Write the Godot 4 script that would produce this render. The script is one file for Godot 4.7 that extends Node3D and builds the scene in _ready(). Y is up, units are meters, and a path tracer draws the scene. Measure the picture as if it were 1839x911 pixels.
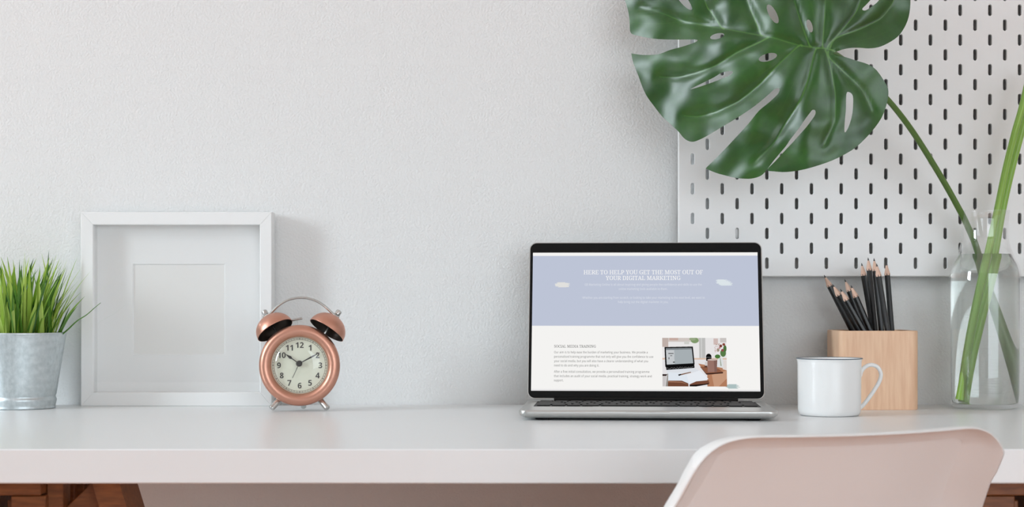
extends Node3D
# A white desk against a white wall: potted grass, picture frame, alarm clock, laptop, mug,
# pencils, vase with a large leaf, a pegboard behind and a white chair in front.

const FOCAL := 3180.0      # focal length in pixels of the 1839 x 911 frame
const HORIZON := 540.0
const CX := 919.5
const DESK := 0.74         # height of the desk top
const EYE := 0.8817        # height of the camera
const CAM_Z := 2.41        # distance of the camera from the wall (wall face at z = 0)

var mats := {}
var serif := SystemFont.new()
var sans := SystemFont.new()
var bold := SystemFont.new()
var rng := RandomNumberGenerator.new()

# ------------------------------------------------------------------ geometry
class Geo:
	var v := PackedVector3Array()
	var uv := PackedVector2Array()
	var idx := PackedInt32Array()

	func tri(a: int, b: int, c: int) -> void:
		idx.append(a); idx.append(b); idx.append(c)

	func vert(p: Vector3, t := Vector2.ZERO) -> int:
		v.append(p); uv.append(t)
		return v.size() - 1

	func face(pts: Array, outward: Vector3) -> void:
		# flat convex polygon, front side towards outward
		var n: Vector3 = (pts[2] - pts[0]).cross(pts[1] - pts[0])
		var s := v.size()
		for p in pts:
			vert(p)
		for k in range(1, pts.size() - 1):
			if n.dot(outward) >= 0.0:
				tri(s, s + k, s + k + 1)
			else:
				tri(s, s + k + 1, s + k)

	func grid(rows: Array, wrap := false, flip := false) -> void:
		var s := v.size()
		var cols: int = rows[0].size()
		for r in rows.size():
			for c in cols:
				vert(rows[r][c], Vector2(float(c) / maxf(1, cols - (0 if wrap else 1)), float(r) / maxf(1, rows.size() - 1)))
		var last := cols if wrap else cols - 1
		for r in rows.size() - 1:
			for c in last:
				var a := s + r * cols + c
				var b := s + r * cols + (c + 1) % cols
				var d := a + cols
				var e := s + (r + 1) * cols + (c + 1) % cols
				if flip:
					tri(a, d, b); tri(b, d, e)
				else:
					tri(a, b, d); tri(b, e, d)

	func fan(ring: PackedVector3Array, outward: Vector3) -> void:
		var m := Vector3.ZERO
		for p in ring:
			m += p
		m /= ring.size()
		var s := vert(m)
		for p in ring:
			vert(p)
		var n := ring.size()
		var good := (ring[1] - m).cross(ring[0] - m).dot(outward) >= 0.0
		for k in n:
			if good:
				tri(s, s + 1 + k, s + 1 + (k + 1) % n)
			else:
				tri(s, s + 1 + (k + 1) % n, s + 1 + k)

	func lathe(profile: Array, seg: int, xf := Transform3D()) -> void:
		# profile of (radius, height), from bottom outside upwards: outside faces out
		var rows := []
		for p in profile:
			var row := PackedVector3Array()
			for k in seg:
				var a := TAU * k / seg
				row.append(xf * Vector3(p.x * cos(a), p.y, p.x * sin(a)))
			rows.append(row)
		grid(rows, true, false)

	func tube(path: PackedVector3Array, radii: Variant, seg := 12, cap := true, squash := 1.0, side := Vector3.ZERO) -> void:
		var rows := []
		var n := path.size()
		var up := Vector3.ZERO
		for k in n:
			var t := (path[mini(k + 1, n - 1)] - path[maxi(k - 1, 0)]).normalized()
			if k == 0:
				up = side if side != Vector3.ZERO else (Vector3.UP if absf(t.y) < 0.9 else Vector3.RIGHT)
			up = (up - t * up.dot(t)).normalized()
			var w := t.cross(up)
			var r: float = radii if radii is float else radii[k]
			var row := PackedVector3Array()
			for j in seg:
				var a := TAU * j / seg
				row.append(path[k] + (up * cos(a) * r * squash + w * sin(a) * r))
			rows.append(row)
		grid(rows, true, true)
		if cap:
			fan(rows[0], path[0] - path[1])
			fan(rows[n - 1], path[n - 1] - path[n - 2])

	func box(size: Vector3, xf: Transform3D, bevel := 0.0) -> void:
		var h := size / 2.0
		var b := minf(bevel, minf(h.x, minf(h.y, h.z)) * 0.9)
		var at := func(s: Vector3, axis: int) -> Vector3:
			var q := Vector3(h.x - b, h.y - b, h.z - b)
			q[axis] = h[axis]
			return xf * (q * s)
		for axis in 3:
			var o := (axis + 1) % 3
			var w := (axis + 2) % 3
			for sg in [-1.0, 1.0]:
				var pts := []
				for q in [[-1.0, -1.0], [1.0, -1.0], [1.0, 1.0], [-1.0, 1.0]]:
					var s := Vector3.ZERO
					s[axis] = sg; s[o] = q[0]; s[w] = q[1]
					pts.append(at.call(s, axis))
				var out := Vector3.ZERO
				out[axis] = sg
				face(pts, xf.basis * out)
				if b > 0.0:
					for sg2 in [-1.0, 1.0]:
						var s1 := Vector3.ZERO
						s1[axis] = sg; s1[o] = sg2; s1[w] = -1.0
						var s2 := s1
						s2[w] = 1.0
						var dir := Vector3.ZERO
						dir[axis] = sg; dir[o] = sg2
						face([at.call(s1, axis), at.call(s2, axis), at.call(s2, o), at.call(s1, o)], xf.basis * dir)
		if b > 0.0:
			for sx in [-1.0, 1.0]:
				for sy in [-1.0, 1.0]:
					for sz in [-1.0, 1.0]:
						var s := Vector3(sx, sy, sz)
						face([at.call(s, 0), at.call(s, 1), at.call(s, 2)], xf.basis * s)

	func slab(w: float, d: float, r: float, profile: Array, xf := Transform3D(), caps := true, cseg := 8) -> void:
		# rounded rectangle in x and z; profile of (inset, y) from the bottom up
		var rows := []
		for p in profile:
			rows.append(Geo.rounded(w - 2.0 * p.x, d - 2.0 * p.x, maxf(r - p.x, 0.0003), p.y, xf, cseg))
		grid(rows, true, false)
		if caps:
			fan(rows[0], xf.basis * Vector3.DOWN)
			fan(rows[rows.size() - 1], xf.basis * Vector3.UP)

	static func rounded(w: float, d: float, r: float, y: float, xf: Transform3D, cseg := 8) -> PackedVector3Array:
		var row := PackedVector3Array()
		for q in 4:
			var cx: float = [1, -1, -1, 1][q] * (w / 2.0 - r)
			var cz: float = [1, 1, -1, -1][q] * (d / 2.0 - r)
			for k in cseg + 1:
				var a := TAU / 4.0 * (q + float(k) / cseg)
				row.append(xf * Vector3(cx + r * cos(a), y, cz + r * sin(a)))
		return row

	func prism(poly: PackedVector2Array, z0: float, z1: float, xf := Transform3D()) -> void:
		# polygon in x and y, extruded from z0 to z1 (z1 towards the front)
		var t := Geometry2D.triangulate_polygon(poly)
		var m := Vector2.ZERO
		for p in poly:
			m += p
		m /= poly.size()
		for k in range(0, t.size(), 3):
			var a := poly[t[k]]; var b := poly[t[k + 1]]; var c := poly[t[k + 2]]
			face([xf * Vector3(a.x, a.y, z1), xf * Vector3(b.x, b.y, z1), xf * Vector3(c.x, c.y, z1)], xf.basis.z)
			face([xf * Vector3(a.x, a.y, z0), xf * Vector3(b.x, b.y, z0), xf * Vector3(c.x, c.y, z0)], -xf.basis.z)
		var cw := Geometry2D.is_polygon_clockwise(poly)
		for k in poly.size():
			var a := poly[k]
			var b := poly[(k + 1) % poly.size()]
			var n := Vector2(b.y - a.y, a.x - b.x) * (-1.0 if cw else 1.0)
			face([xf * Vector3(a.x, a.y, z0), xf * Vector3(b.x, b.y, z0), xf * Vector3(b.x, b.y, z1), xf * Vector3(a.x, a.y, z1)], xf.basis * Vector3(n.x, n.y, 0))

	func mesh() -> ArrayMesh:
		var n := PackedVector3Array()
		n.resize(v.size())
		for k in range(0, idx.size(), 3):
			var a := idx[k]; var b := idx[k + 1]; var c := idx[k + 2]
			var f := (v[c] - v[a]).cross(v[b] - v[a])
			n[a] += f; n[b] += f; n[c] += f
		for k in n.size():
			n[k] = n[k].normalized() if n[k].length_squared() > 0.0 else Vector3.UP
		var arrays := []
		arrays.resize(Mesh.ARRAY_MAX)
		arrays[Mesh.ARRAY_VERTEX] = v
		arrays[Mesh.ARRAY_NORMAL] = n
		arrays[Mesh.ARRAY_TEX_UV] = uv
		arrays[Mesh.ARRAY_INDEX] = idx
		var m := ArrayMesh.new()
		m.add_surface_from_arrays(Mesh.PRIMITIVE_TRIANGLES, arrays)
		return m

# ------------------------------------------------------------------ helpers
func at(px: float, py: float, depth: float) -> Vector3:
	return Vector3((px - CX) * depth / FOCAL, EYE - (py - HORIZON) * depth / FOCAL, CAM_Z - depth)

func thing(called: String, label: String, category: String, where := Vector3.ZERO, turn := 0.0, group := "") -> Node3D:
	var o := Node3D.new()
	o.name = called
	add_child(o, true)
	o.position = where
	o.rotation.y = turn
	o.set_meta("label", label)
	o.set_meta("category", category)
	if group:
		o.set_meta("group", group)
	return o

func part(called: String, g: Variant, m: Material, parent: Node3D, label := "") -> MeshInstance3D:
	var o := MeshInstance3D.new()
	o.name = called
	o.mesh = g.mesh() if g is Geo else g
	o.material_override = m
	o.cast_shadow = GeometryInstance3D.SHADOW_CASTING_SETTING_ON
	parent.add_child(o, true)
	if label:
		o.set_meta("label", label)
	return o

func structure(called: String, g: Geo, m: Material, label := "") -> MeshInstance3D:
	var o := part(called, g, m, self)
	o.set_meta("kind", "structure")
	if label:
		o.set_meta("label", label)
	return o

func plain(color: Color, rough := 0.6, metal := 0.0, spec := 0.5) -> StandardMaterial3D:
	var m := StandardMaterial3D.new()
	m.albedo_color = color
	m.roughness = rough
	m.metallic = metal
	m.metallic_specular = spec
	return m

func glow(color: Color) -> StandardMaterial3D:
	var m := plain(Color.BLACK, 1.0, 0.0, 0.0)
	m.emission_enabled = true
	m.emission = color
	m.emission_energy_multiplier = 1.0
	return m

func noise_texture(freq: float, size: int, seed_: int, normal := false, strength := 4.0, octaves := 4, ramp: Gradient = null, kind := FastNoiseLite.TYPE_SIMPLEX_SMOOTH) -> NoiseTexture2D:
	var n := FastNoiseLite.new()
	n.seed = seed_
	n.frequency = freq
	n.noise_type = kind
	n.fractal_octaves = octaves
	var t := NoiseTexture2D.new()
	t.width = size
	t.height = size
	t.seamless = true
	t.noise = n
	t.as_normal_map = normal
	t.bump_strength = strength
	if ramp:
		t.color_ramp = ramp
	return t

func ramp2(a: Color, b: Color, c := Color(-1, 0, 0)) -> Gradient:
	var g := Gradient.new()
	g.set_color(0, a)
	g.set_color(1, b)
	if c.r >= 0.0:
		g.set_color(1, c)
		g.add_point(0.5, b)
	return g

func turned(basis_y: Vector3, where: Vector3, hint := Vector3.BACK) -> Transform3D:
	var y := basis_y.normalized()
	var x := y.cross(hint).normalized()
	return Transform3D(Basis(x, y, x.cross(y)), where)

func lettering(called: String, words: String, font: Font, m: Material, parent: Node3D, where: Vector3, width: float, height: float, centred := true, depth := 0.00004) -> MeshInstance3D:
	# flat letters in the x-y plane of the parent, as wide and high as asked (0 keeps the proportion)
	var t := TextMesh.new()
	t.text = words
	t.font = font
	t.font_size = 64
	t.pixel_size = 0.01
	t.depth = 0.001
	t.curve_step = 2.0
	var b := t.get_aabb()
	var sy := height / b.size.y if height > 0.0 else width / b.size.x
	var sx := width / b.size.x if width > 0.0 else sy
	var o := part(called, t, m, parent)
	o.scale = Vector3(sx, sy, depth / 0.001)
	o.position = where - Vector3((b.position.x + (b.size.x / 2.0 if centred else 0.0)) * sx, (b.position.y + b.size.y / 2.0) * sy, 0.0)
	return o

func smooth_path(pts: Array, per := 6, closed := false) -> PackedVector3Array:
	var out := PackedVector3Array()
	var n := pts.size()
	for k in (n if closed else n - 1):
		var p0: Vector3 = pts[(k - 1 + n) % n] if closed else pts[maxi(k - 1, 0)]
		var p1: Vector3 = pts[k]
		var p2: Vector3 = pts[(k + 1) % n]
		var p3: Vector3 = pts[(k + 2) % n] if closed else pts[mini(k + 2, n - 1)]
		for j in per:
			out.append(p1.cubic_interpolate(p2, p0, p3, float(j) / per))
	if not closed:
		out.append(pts[n - 1])
	return out

# ------------------------------------------------------------------ scene
func _ready() -> void:
	rng.seed = 7
	serif.font_names = PackedStringArray(["Droid Serif"])
	sans.font_names = PackedStringArray(["Droid Sans"])
	bold.font_names = PackedStringArray(["Droid Sans"])
	bold.font_weight = 700
	camera_and_light()
	materials()
	room()
	desk()
	trestle("brown wooden trestle under the white desk, below the grass and picture frame", -20.0, 1.0, 0.215)
	trestle("brown wooden trestle under the white desk, below the vase, beside the chair", 1862.0, -1.0, 0.10)
	pegboard()
	chair()
	leaf_thing()
	vase()
	stems()
	laptop()
	picture_frame()
	potted_grass()
	alarm_clock()
	pencil_holder()
	pencils()
	mug()

func camera_and_light() -> void:
	var cam := Camera3D.new()
	cam.name = "camera"
	cam.projection = Camera3D.PROJECTION_FRUSTUM
	var lens := CameraAttributesPhysical.new()
	lens.frustum_near = 0.05
	lens.frustum_far = 100.0
	lens.frustum_focal_length = 50.0
	lens.exposure_aperture = 12.5
	lens.frustum_focus_distance = 2.3
	cam.attributes = lens
	cam.near = 0.05
	cam.far = 100.0
	cam.size = 911.0 / FOCAL * 0.05
	cam.frustum_offset = Vector2(0.0, (HORIZON - 455.5) / FOCAL * 0.05)
	cam.position = Vector3(0, EYE, CAM_Z)
	add_child(cam)
	cam.current = true

	var env := Environment.new()
	env.background_mode = Environment.BG_SKY
	env.sky = Sky.new()
	var air := ProceduralSkyMaterial.new()      # an even overcast sky
	air.sky_top_color = Color(0.86, 0.89, 0.93)
	air.sky_horizon_color = Color(0.92, 0.93, 0.94)
	air.ground_bottom_color = Color(0.45, 0.44, 0.42)
	air.ground_horizon_color = Color(0.6, 0.6, 0.58)
	env.sky.sky_material = air
	env.background_energy_multiplier = 2.0
	env.tonemap_mode = Environment.TONE_MAPPER_LINEAR
	env.tonemap_exposure = 1.0
	env.sdfgi_enabled = true
	env.ssao_enabled = true
	env.ssil_enabled = true
	var we := WorldEnvironment.new()
	we.name = "world_environment"
	we.environment = env
	add_child(we)

	# daylight in the window of the left wall plus added fill light behind the camera
	window_light("daylight_left", Vector3(-4.27, 2.15, 2.05), Vector2(0.9, 1.6), PI * -0.5, 12.6)
	window_light("added_fill_behind", Vector3(2.1, 1.5, 6.42), Vector2(4.0, 2.5), 0.0, 9.8)

func window_light(called: String, where: Vector3, size: Vector2, turn: float, energy: float) -> void:
	var l := AreaLight3D.new()
	l.name = called
	l.area_size = size
	l.area_normalize_energy = true
	l.light_energy = energy
	l.light_color = Color(0.912, 0.965, 1.0)
	l.shadow_enabled = true
	l.area_range = 20.0
	l.area_attenuation = 2.0
	l.position = where
	l.rotation.y = turn
	add_child(l)

func materials() -> void:
	var wall := plain(Color(0.905, 0.905, 0.9), 0.85)
	wall.normal_enabled = true
	wall.normal_texture = noise_texture(0.03, 1024, 11, true, 6.0, 3)
	wall.normal_scale = 0.6
	wall.uv1_triplanar = true
	wall.uv1_world_triplanar = true
	wall.uv1_scale = Vector3(7, 7, 7)
	mats.wall = wall
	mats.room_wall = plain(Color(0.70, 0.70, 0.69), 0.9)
	mats.ceiling = plain(Color(0.94, 0.94, 0.93), 0.9)
	var floor_wood := plain(Color.WHITE, 0.45)
	floor_wood.albedo_texture = noise_texture(0.01, 512, 5, false, 1.0, 5, ramp2(Color(0.72, 0.49, 0.375), Color(0.84, 0.605, 0.48)))
	floor_wood.uv1_triplanar = true
	floor_wood.uv1_world_triplanar = true
	floor_wood.uv1_scale = Vector3(0.5, 3, 4)
	mats.floor = floor_wood
	mats.desk = plain(Color(0.925, 0.93, 0.93), 0.3)
	mats.white_paint = plain(Color(0.94, 0.94, 0.935), 0.45)
	mats.window_frame = plain(Color(0.9, 0.9, 0.9), 0.5)
	var pane := plain(Color(1, 1, 1, 0.03), 0.0)
	pane.transparency = BaseMaterial3D.TRANSPARENCY_ALPHA
	mats.pane = pane
	var trestle_wood := plain(Color.WHITE, 0.5)
	trestle_wood.albedo_texture = noise_texture(0.02, 512, 21, false, 1.0, 5, ramp2(Color(0.42, 0.24, 0.12), Color(0.59, 0.365, 0.19)))
	trestle_wood.uv1_triplanar = true
	trestle_wood.uv1_scale = Vector3(2.2, 14, 9)
	mats.trestle = trestle_wood
	mats.trestle_dark = plain(Color(0.22, 0.13, 0.09), 0.6)
	mats.board = plain(Color(0.935, 0.932, 0.928), 0.4)
	mats.chair = plain(Color(0.965, 0.965, 0.96), 0.35)
	mats.chair_wood = plain(Color(0.72, 0.53, 0.36), 0.5)
	mats.black_metal = plain(Color(0.06, 0.06, 0.06), 0.4, 0.6)
	mats.silver = plain(Color(0.78, 0.78, 0.77), 0.35, 0.85)
	mats.bell_shade = plain(Color(0.22, 0.19, 0.17), 0.4, 0.7)  # inside of the bells: their shade put into the colour
	mats.chrome = plain(Color(0.80, 0.80, 0.79), 0.22, 1.0)
	mats.bezel = plain(Color(0.07, 0.07, 0.07), 0.5, 0.0, 0.25)
	mats.key = plain(Color(0.07, 0.07, 0.07), 0.6)
	mats.key_print = plain(Color(0.75, 0.75, 0.73), 0.6)
	mats.rubber = plain(Color(0.05, 0.05, 0.05), 0.8)
	var copper := plain(Color(0.82, 0.61, 0.53), 0.46, 0.92)
	copper.roughness_texture = noise_texture(0.012, 256, 3, false, 1.0, 4, ramp2(Color(0.75, 0.75, 0.75), Color(1, 1, 1)))
	copper.uv1_triplanar = true
	copper.uv1_scale = Vector3(12, 60, 12)
	mats.copper = copper
	mats.dial = plain(Color(0.865, 0.875, 0.80), 0.6)
	mats.ink = plain(Color(0.16, 0.15, 0.14), 0.6)
	var zinc := plain(Color.WHITE, 0.42, 0.75)
	zinc.albedo_texture = noise_texture(0.02, 512, 9, false, 1.0, 5, ramp2(Color(0.72, 0.76, 0.77), Color(0.86, 0.89, 0.90)))
	zinc.uv1_triplanar = true
	zinc.uv1_scale = Vector3(14, 10, 14)
	mats.zinc = zinc
	mats.soil = plain(Color(0.10, 0.09, 0.06), 0.9)
	for k in 5:
		var c: Color = [Color(0.20, 0.36, 0.13), Color(0.30, 0.47, 0.15), Color(0.47, 0.62, 0.20), Color(0.60, 0.72, 0.29), Color(0.68, 0.78, 0.38)][k]
		var m := plain(c, 0.38)
		m.backlight_enabled = true
		m.backlight = Color(c.r * 0.8, c.g * 0.8, c.b * 0.5)
		mats["grass%d" % k] = m
	mats.mug = plain(Color(0.95, 0.95, 0.945), 0.2)
	mats.mug_line = plain(Color(0.36, 0.41, 0.45), 0.3)
	var beech := plain(Color.WHITE, 0.5)
	beech.albedo_texture = noise_texture(0.012, 512, 31, false, 1.0, 5, ramp2(Color(0.875, 0.70, 0.57), Color(0.93, 0.785, 0.655)))
	beech.uv1_triplanar = true
	beech.uv1_scale = Vector3(22, 2.2, 22)
	mats.beech = beech
	mats.pencil_paint = plain(Color(0.055, 0.055, 0.052), 0.3)
	mats.pencil_wood = plain(Color(0.88, 0.74, 0.66), 0.7)
	mats.graphite = plain(Color(0.25, 0.25, 0.25), 0.4, 0.3)
	var glass := plain(Color(1, 1, 1, 0.02), 0.0)
	glass.transparency = BaseMaterial3D.TRANSPARENCY_ALPHA
	mats.glass = glass
	var water := plain(Color(0.98, 1.0, 0.99, 0.0), 0.0)
	water.refraction_enabled = true
	water.refraction_scale = 0.033
	mats.water = water
	for s in [["petiole", Color(0.33, 0.47, 0.17)], ["stem", Color(0.56, 0.74, 0.29)]]:
		var m := plain(Color.WHITE, 0.35)
		var c: Color = s[1]
		m.albedo_texture = noise_texture(0.02, 256, 14, false, 1.0, 4, ramp2(c.darkened(0.12), c.lightened(0.1)))
		m.uv1_scale = Vector3(3.0, 0.6, 1)
		mats[s[0]] = m

# ------------------------------------------------------------------ room
func wall_with_hole(g: Geo, along: Vector3, origin: Vector3, length: float, height: float, thick: Vector3, a: float, b: float, lo: float, hi: float) -> void:
	var piece := func(u0: float, u1: float, y0: float, y1: float) -> void:
		var size := along.abs() * (u1 - u0) + thick.abs() + Vector3.UP * (y1 - y0)
		g.box(size, Transform3D(Basis(), origin + along * (u0 + u1) / 2.0 + Vector3.UP * (y0 + y1) / 2.0 + thick / 2.0))
	piece.call(0.0, a, 0.0, height)
	piece.call(b, length, 0.0, height)
	piece.call(a, b, 0.0, lo)
	piece.call(a, b, hi, height)

func room() -> void:
	var g := Geo.new()
	g.box(Vector3(9.0, 3.2, 0.2), Transform3D(Basis(), Vector3(0, 1.6, -0.1)))
	structure("wall_back", g, mats.wall, "white painted wall with a fine roller texture")
	g = Geo.new()
	wall_with_hole(g, Vector3.BACK, Vector3(-4.3, 0, 0), 6.5, 3.2, Vector3(-0.2, 0, 0), 1.6, 2.5, 1.35, 2.95)
	structure("wall_left", g, mats.room_wall)
	g = Geo.new()
	wall_with_hole(g, Vector3.RIGHT, Vector3(-4.5, 0, 6.5), 9.0, 3.2, Vector3(0, 0, 0.2), 4.6, 8.6, 0.25, 2.75)
	structure("wall_front", g, mats.room_wall)
	g = Geo.new()
	g.box(Vector3(0.2, 3.2, 6.9), Transform3D(Basis(), Vector3(4.4, 1.6, 3.25)))
	structure("wall_right", g, mats.wall)
	g = Geo.new()
	g.box(Vector3(9.0, 0.1, 6.9), Transform3D(Basis(), Vector3(0, -0.05, 3.25)))
	structure("floor", g, mats.floor)
	g = Geo.new()
	g.box(Vector3(9.0, 0.1, 6.9), Transform3D(Basis(), Vector3(0, 3.25, 3.25)))
	structure("ceiling", g, mats.ceiling)
	window("window_1", Vector3(-4.4, 1.35, 2.05), PI / 2.0, 0.9, 1.6, 2)
	window("window_2", Vector3(2.1, 0.25, 6.6), 0.0, 4.0, 2.5, 4)  # unseen window, added behind the camera to go with the fill light

func window(called: String, where: Vector3, turn: float, w: float, h: float, lights: int) -> void:
	var n := Node3D.new()
	n.name = called
	add_child(n)
	n.position = where
	n.rotation.y = turn
	n.set_meta("kind", "structure")
	var g := Geo.new()
	for s in [-1.0, 1.0]:
		g.box(Vector3(0.06, h, 0.08), Transform3D(Basis(), Vector3(s * (w / 2.0 - 0.03), h / 2.0, 0)), 0.004)
		g.box(Vector3(w - 0.12, 0.06, 0.08), Transform3D(Basis(), Vector3(0, h / 2.0 + s * (h / 2.0 - 0.03), 0)), 0.004)
	for k in range(1, lights):
		g.box(Vector3(0.05, h - 0.12, 0.06), Transform3D(Basis(), Vector3(-w / 2.0 + w * k / lights, h / 2.0, 0)), 0.004)
	part("window_frame", g, mats.window_frame, n)
	for k in lights:
		g = Geo.new()
		var pw := w / lights
		g.box(Vector3(pw - 0.06, h - 0.12, 0.006), Transform3D(Basis(), Vector3(-w / 2.0 + pw * (k + 0.5), h / 2.0, -0.02)))
		part("pane", g, mats.pane, n)

# ------------------------------------------------------------------ desk and trestles
func desk() -> void:
	var front := CAM_Z - 1.688
	var t := thing("desk_tabletop", "long white laminate desk top against the white wall", "desk", Vector3(0, DESK, 0))
	var g := Geo.new()
	var depth := front - 0.001
	g.box(Vector3(2.1, 0.033, depth), Transform3D(Basis(), Vector3(0.0, -0.0165, 0.001 + depth / 2.0)), 0.0012)
	part("top", g, mats.desk, t)

func trestle(label: String, centre_px: float, side: float, splay: float) -> void:
	# an A-shaped wooden trestle seen from its end; side is +1 or -1 and mirrors it
	var dz := 1.745
	var k := dz / FOCAL
	var base := at(centre_px, HORIZON, dz)
	base.y = 0.0
	var t := thing("trestle", label, "trestle", base, 0.0, "trestles under the desk")
	var top := DESK - 0.033
	for row in 2:
		var zb := 0.0 if row == 0 else -0.16
		var f := 1.0 if row == 0 else 0.72
		for s in [-1.0, 1.0]:
			# leg, slanting outwards to the floor
			var head := Vector3(side * s * 207.0 * f * k, top - 0.0005, zb)
			var foot := Vector3(side * s * (207.0 * f * k + splay), 0.0, zb)
			var w := 0.0135
			var g := Geo.new()
			g.prism(PackedVector2Array([Vector2(head.x - w, head.y), Vector2(head.x + w, head.y), Vector2(foot.x + w, foot.y), Vector2(foot.x - w, foot.y)]), zb - 0.045, zb)
			part("leg", g, mats.trestle, t)
		var g2 := Geo.new()
		g2.box(Vector3(0.22 * 0.5, 0.0155, 0.03), Transform3D(Basis(), Vector3(0, top - 0.008, zb + 0.001)), 0.001)
		part("end_rail", g2, mats.trestle, t)
		g2 = Geo.new()
		g2.box(Vector3(0.034, 0.25, 0.022), Transform3D(Basis(), Vector3(side * 74.0 * f * k, top - 0.017 - 0.125, zb - 0.004)), 0.001)
		part("slide_board", g2, mats.trestle, t)
		g2 = Geo.new()
		g2.box(Vector3(0.034, 0.25, 0.022), Transform3D(Basis(), Vector3(side * -74.0 * f * k, top - 0.017 - 0.125, zb - 0.004)), 0.001)
		part("slide_board", g2, mats.trestle, t)
		g2 = Geo.new()
		g2.box(Vector3(0.016, 0.30, 0.03), Transform3D(Basis(), Vector3(side * 116.0 * f * k, top - 0.151, zb - 0.02)), 0.001)
		part("post", g2, mats.trestle, t)
		for s in [-1.0, 1.0]:
			g2 = Geo.new()
			var a: Vector3 = Vector3(side * s * 192.0 * f * k, top - 0.004, zb - 0.03)
			var b: Vector3 = Vector3(side * s * 60.0 * f * k, top - 0.075, zb - 0.03)
			var d := b - a
			g2.box(Vector3(d.length(), 0.026, 0.02), Transform3D(Basis(Vector3.BACK, atan2(d.y, d.x)), (a + b) / 2.0 - Vector3(0, 0.012, 0)), 0.001)
			part("brace", g2, mats.trestle, t)
		g2 = Geo.new()
		g2.box(Vector3(0.44, 0.03, 0.02), Transform3D(Basis(), Vector3(0, 0.22, zb - 0.055)), 0.001)
		part("lower_rail", g2, mats.trestle, t)
	for s in [-1.0, 1.0]:
		var g3 := Geo.new()
		g3.box(Vector3(0.018, 0.05, 0.13), Transform3D(Basis(), Vector3(s * 0.02, top - 0.05, -0.09)), 0.001)
		part("long_rail", g3, mats.trestle, t)
	var g4 := Geo.new()
	g4.box(Vector3(0.36, 0.016, 0.13), Transform3D(Basis(), Vector3(0, 0.243, -0.11)), 0.001)
	part("shelf", g4, mats.trestle, t)

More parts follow.
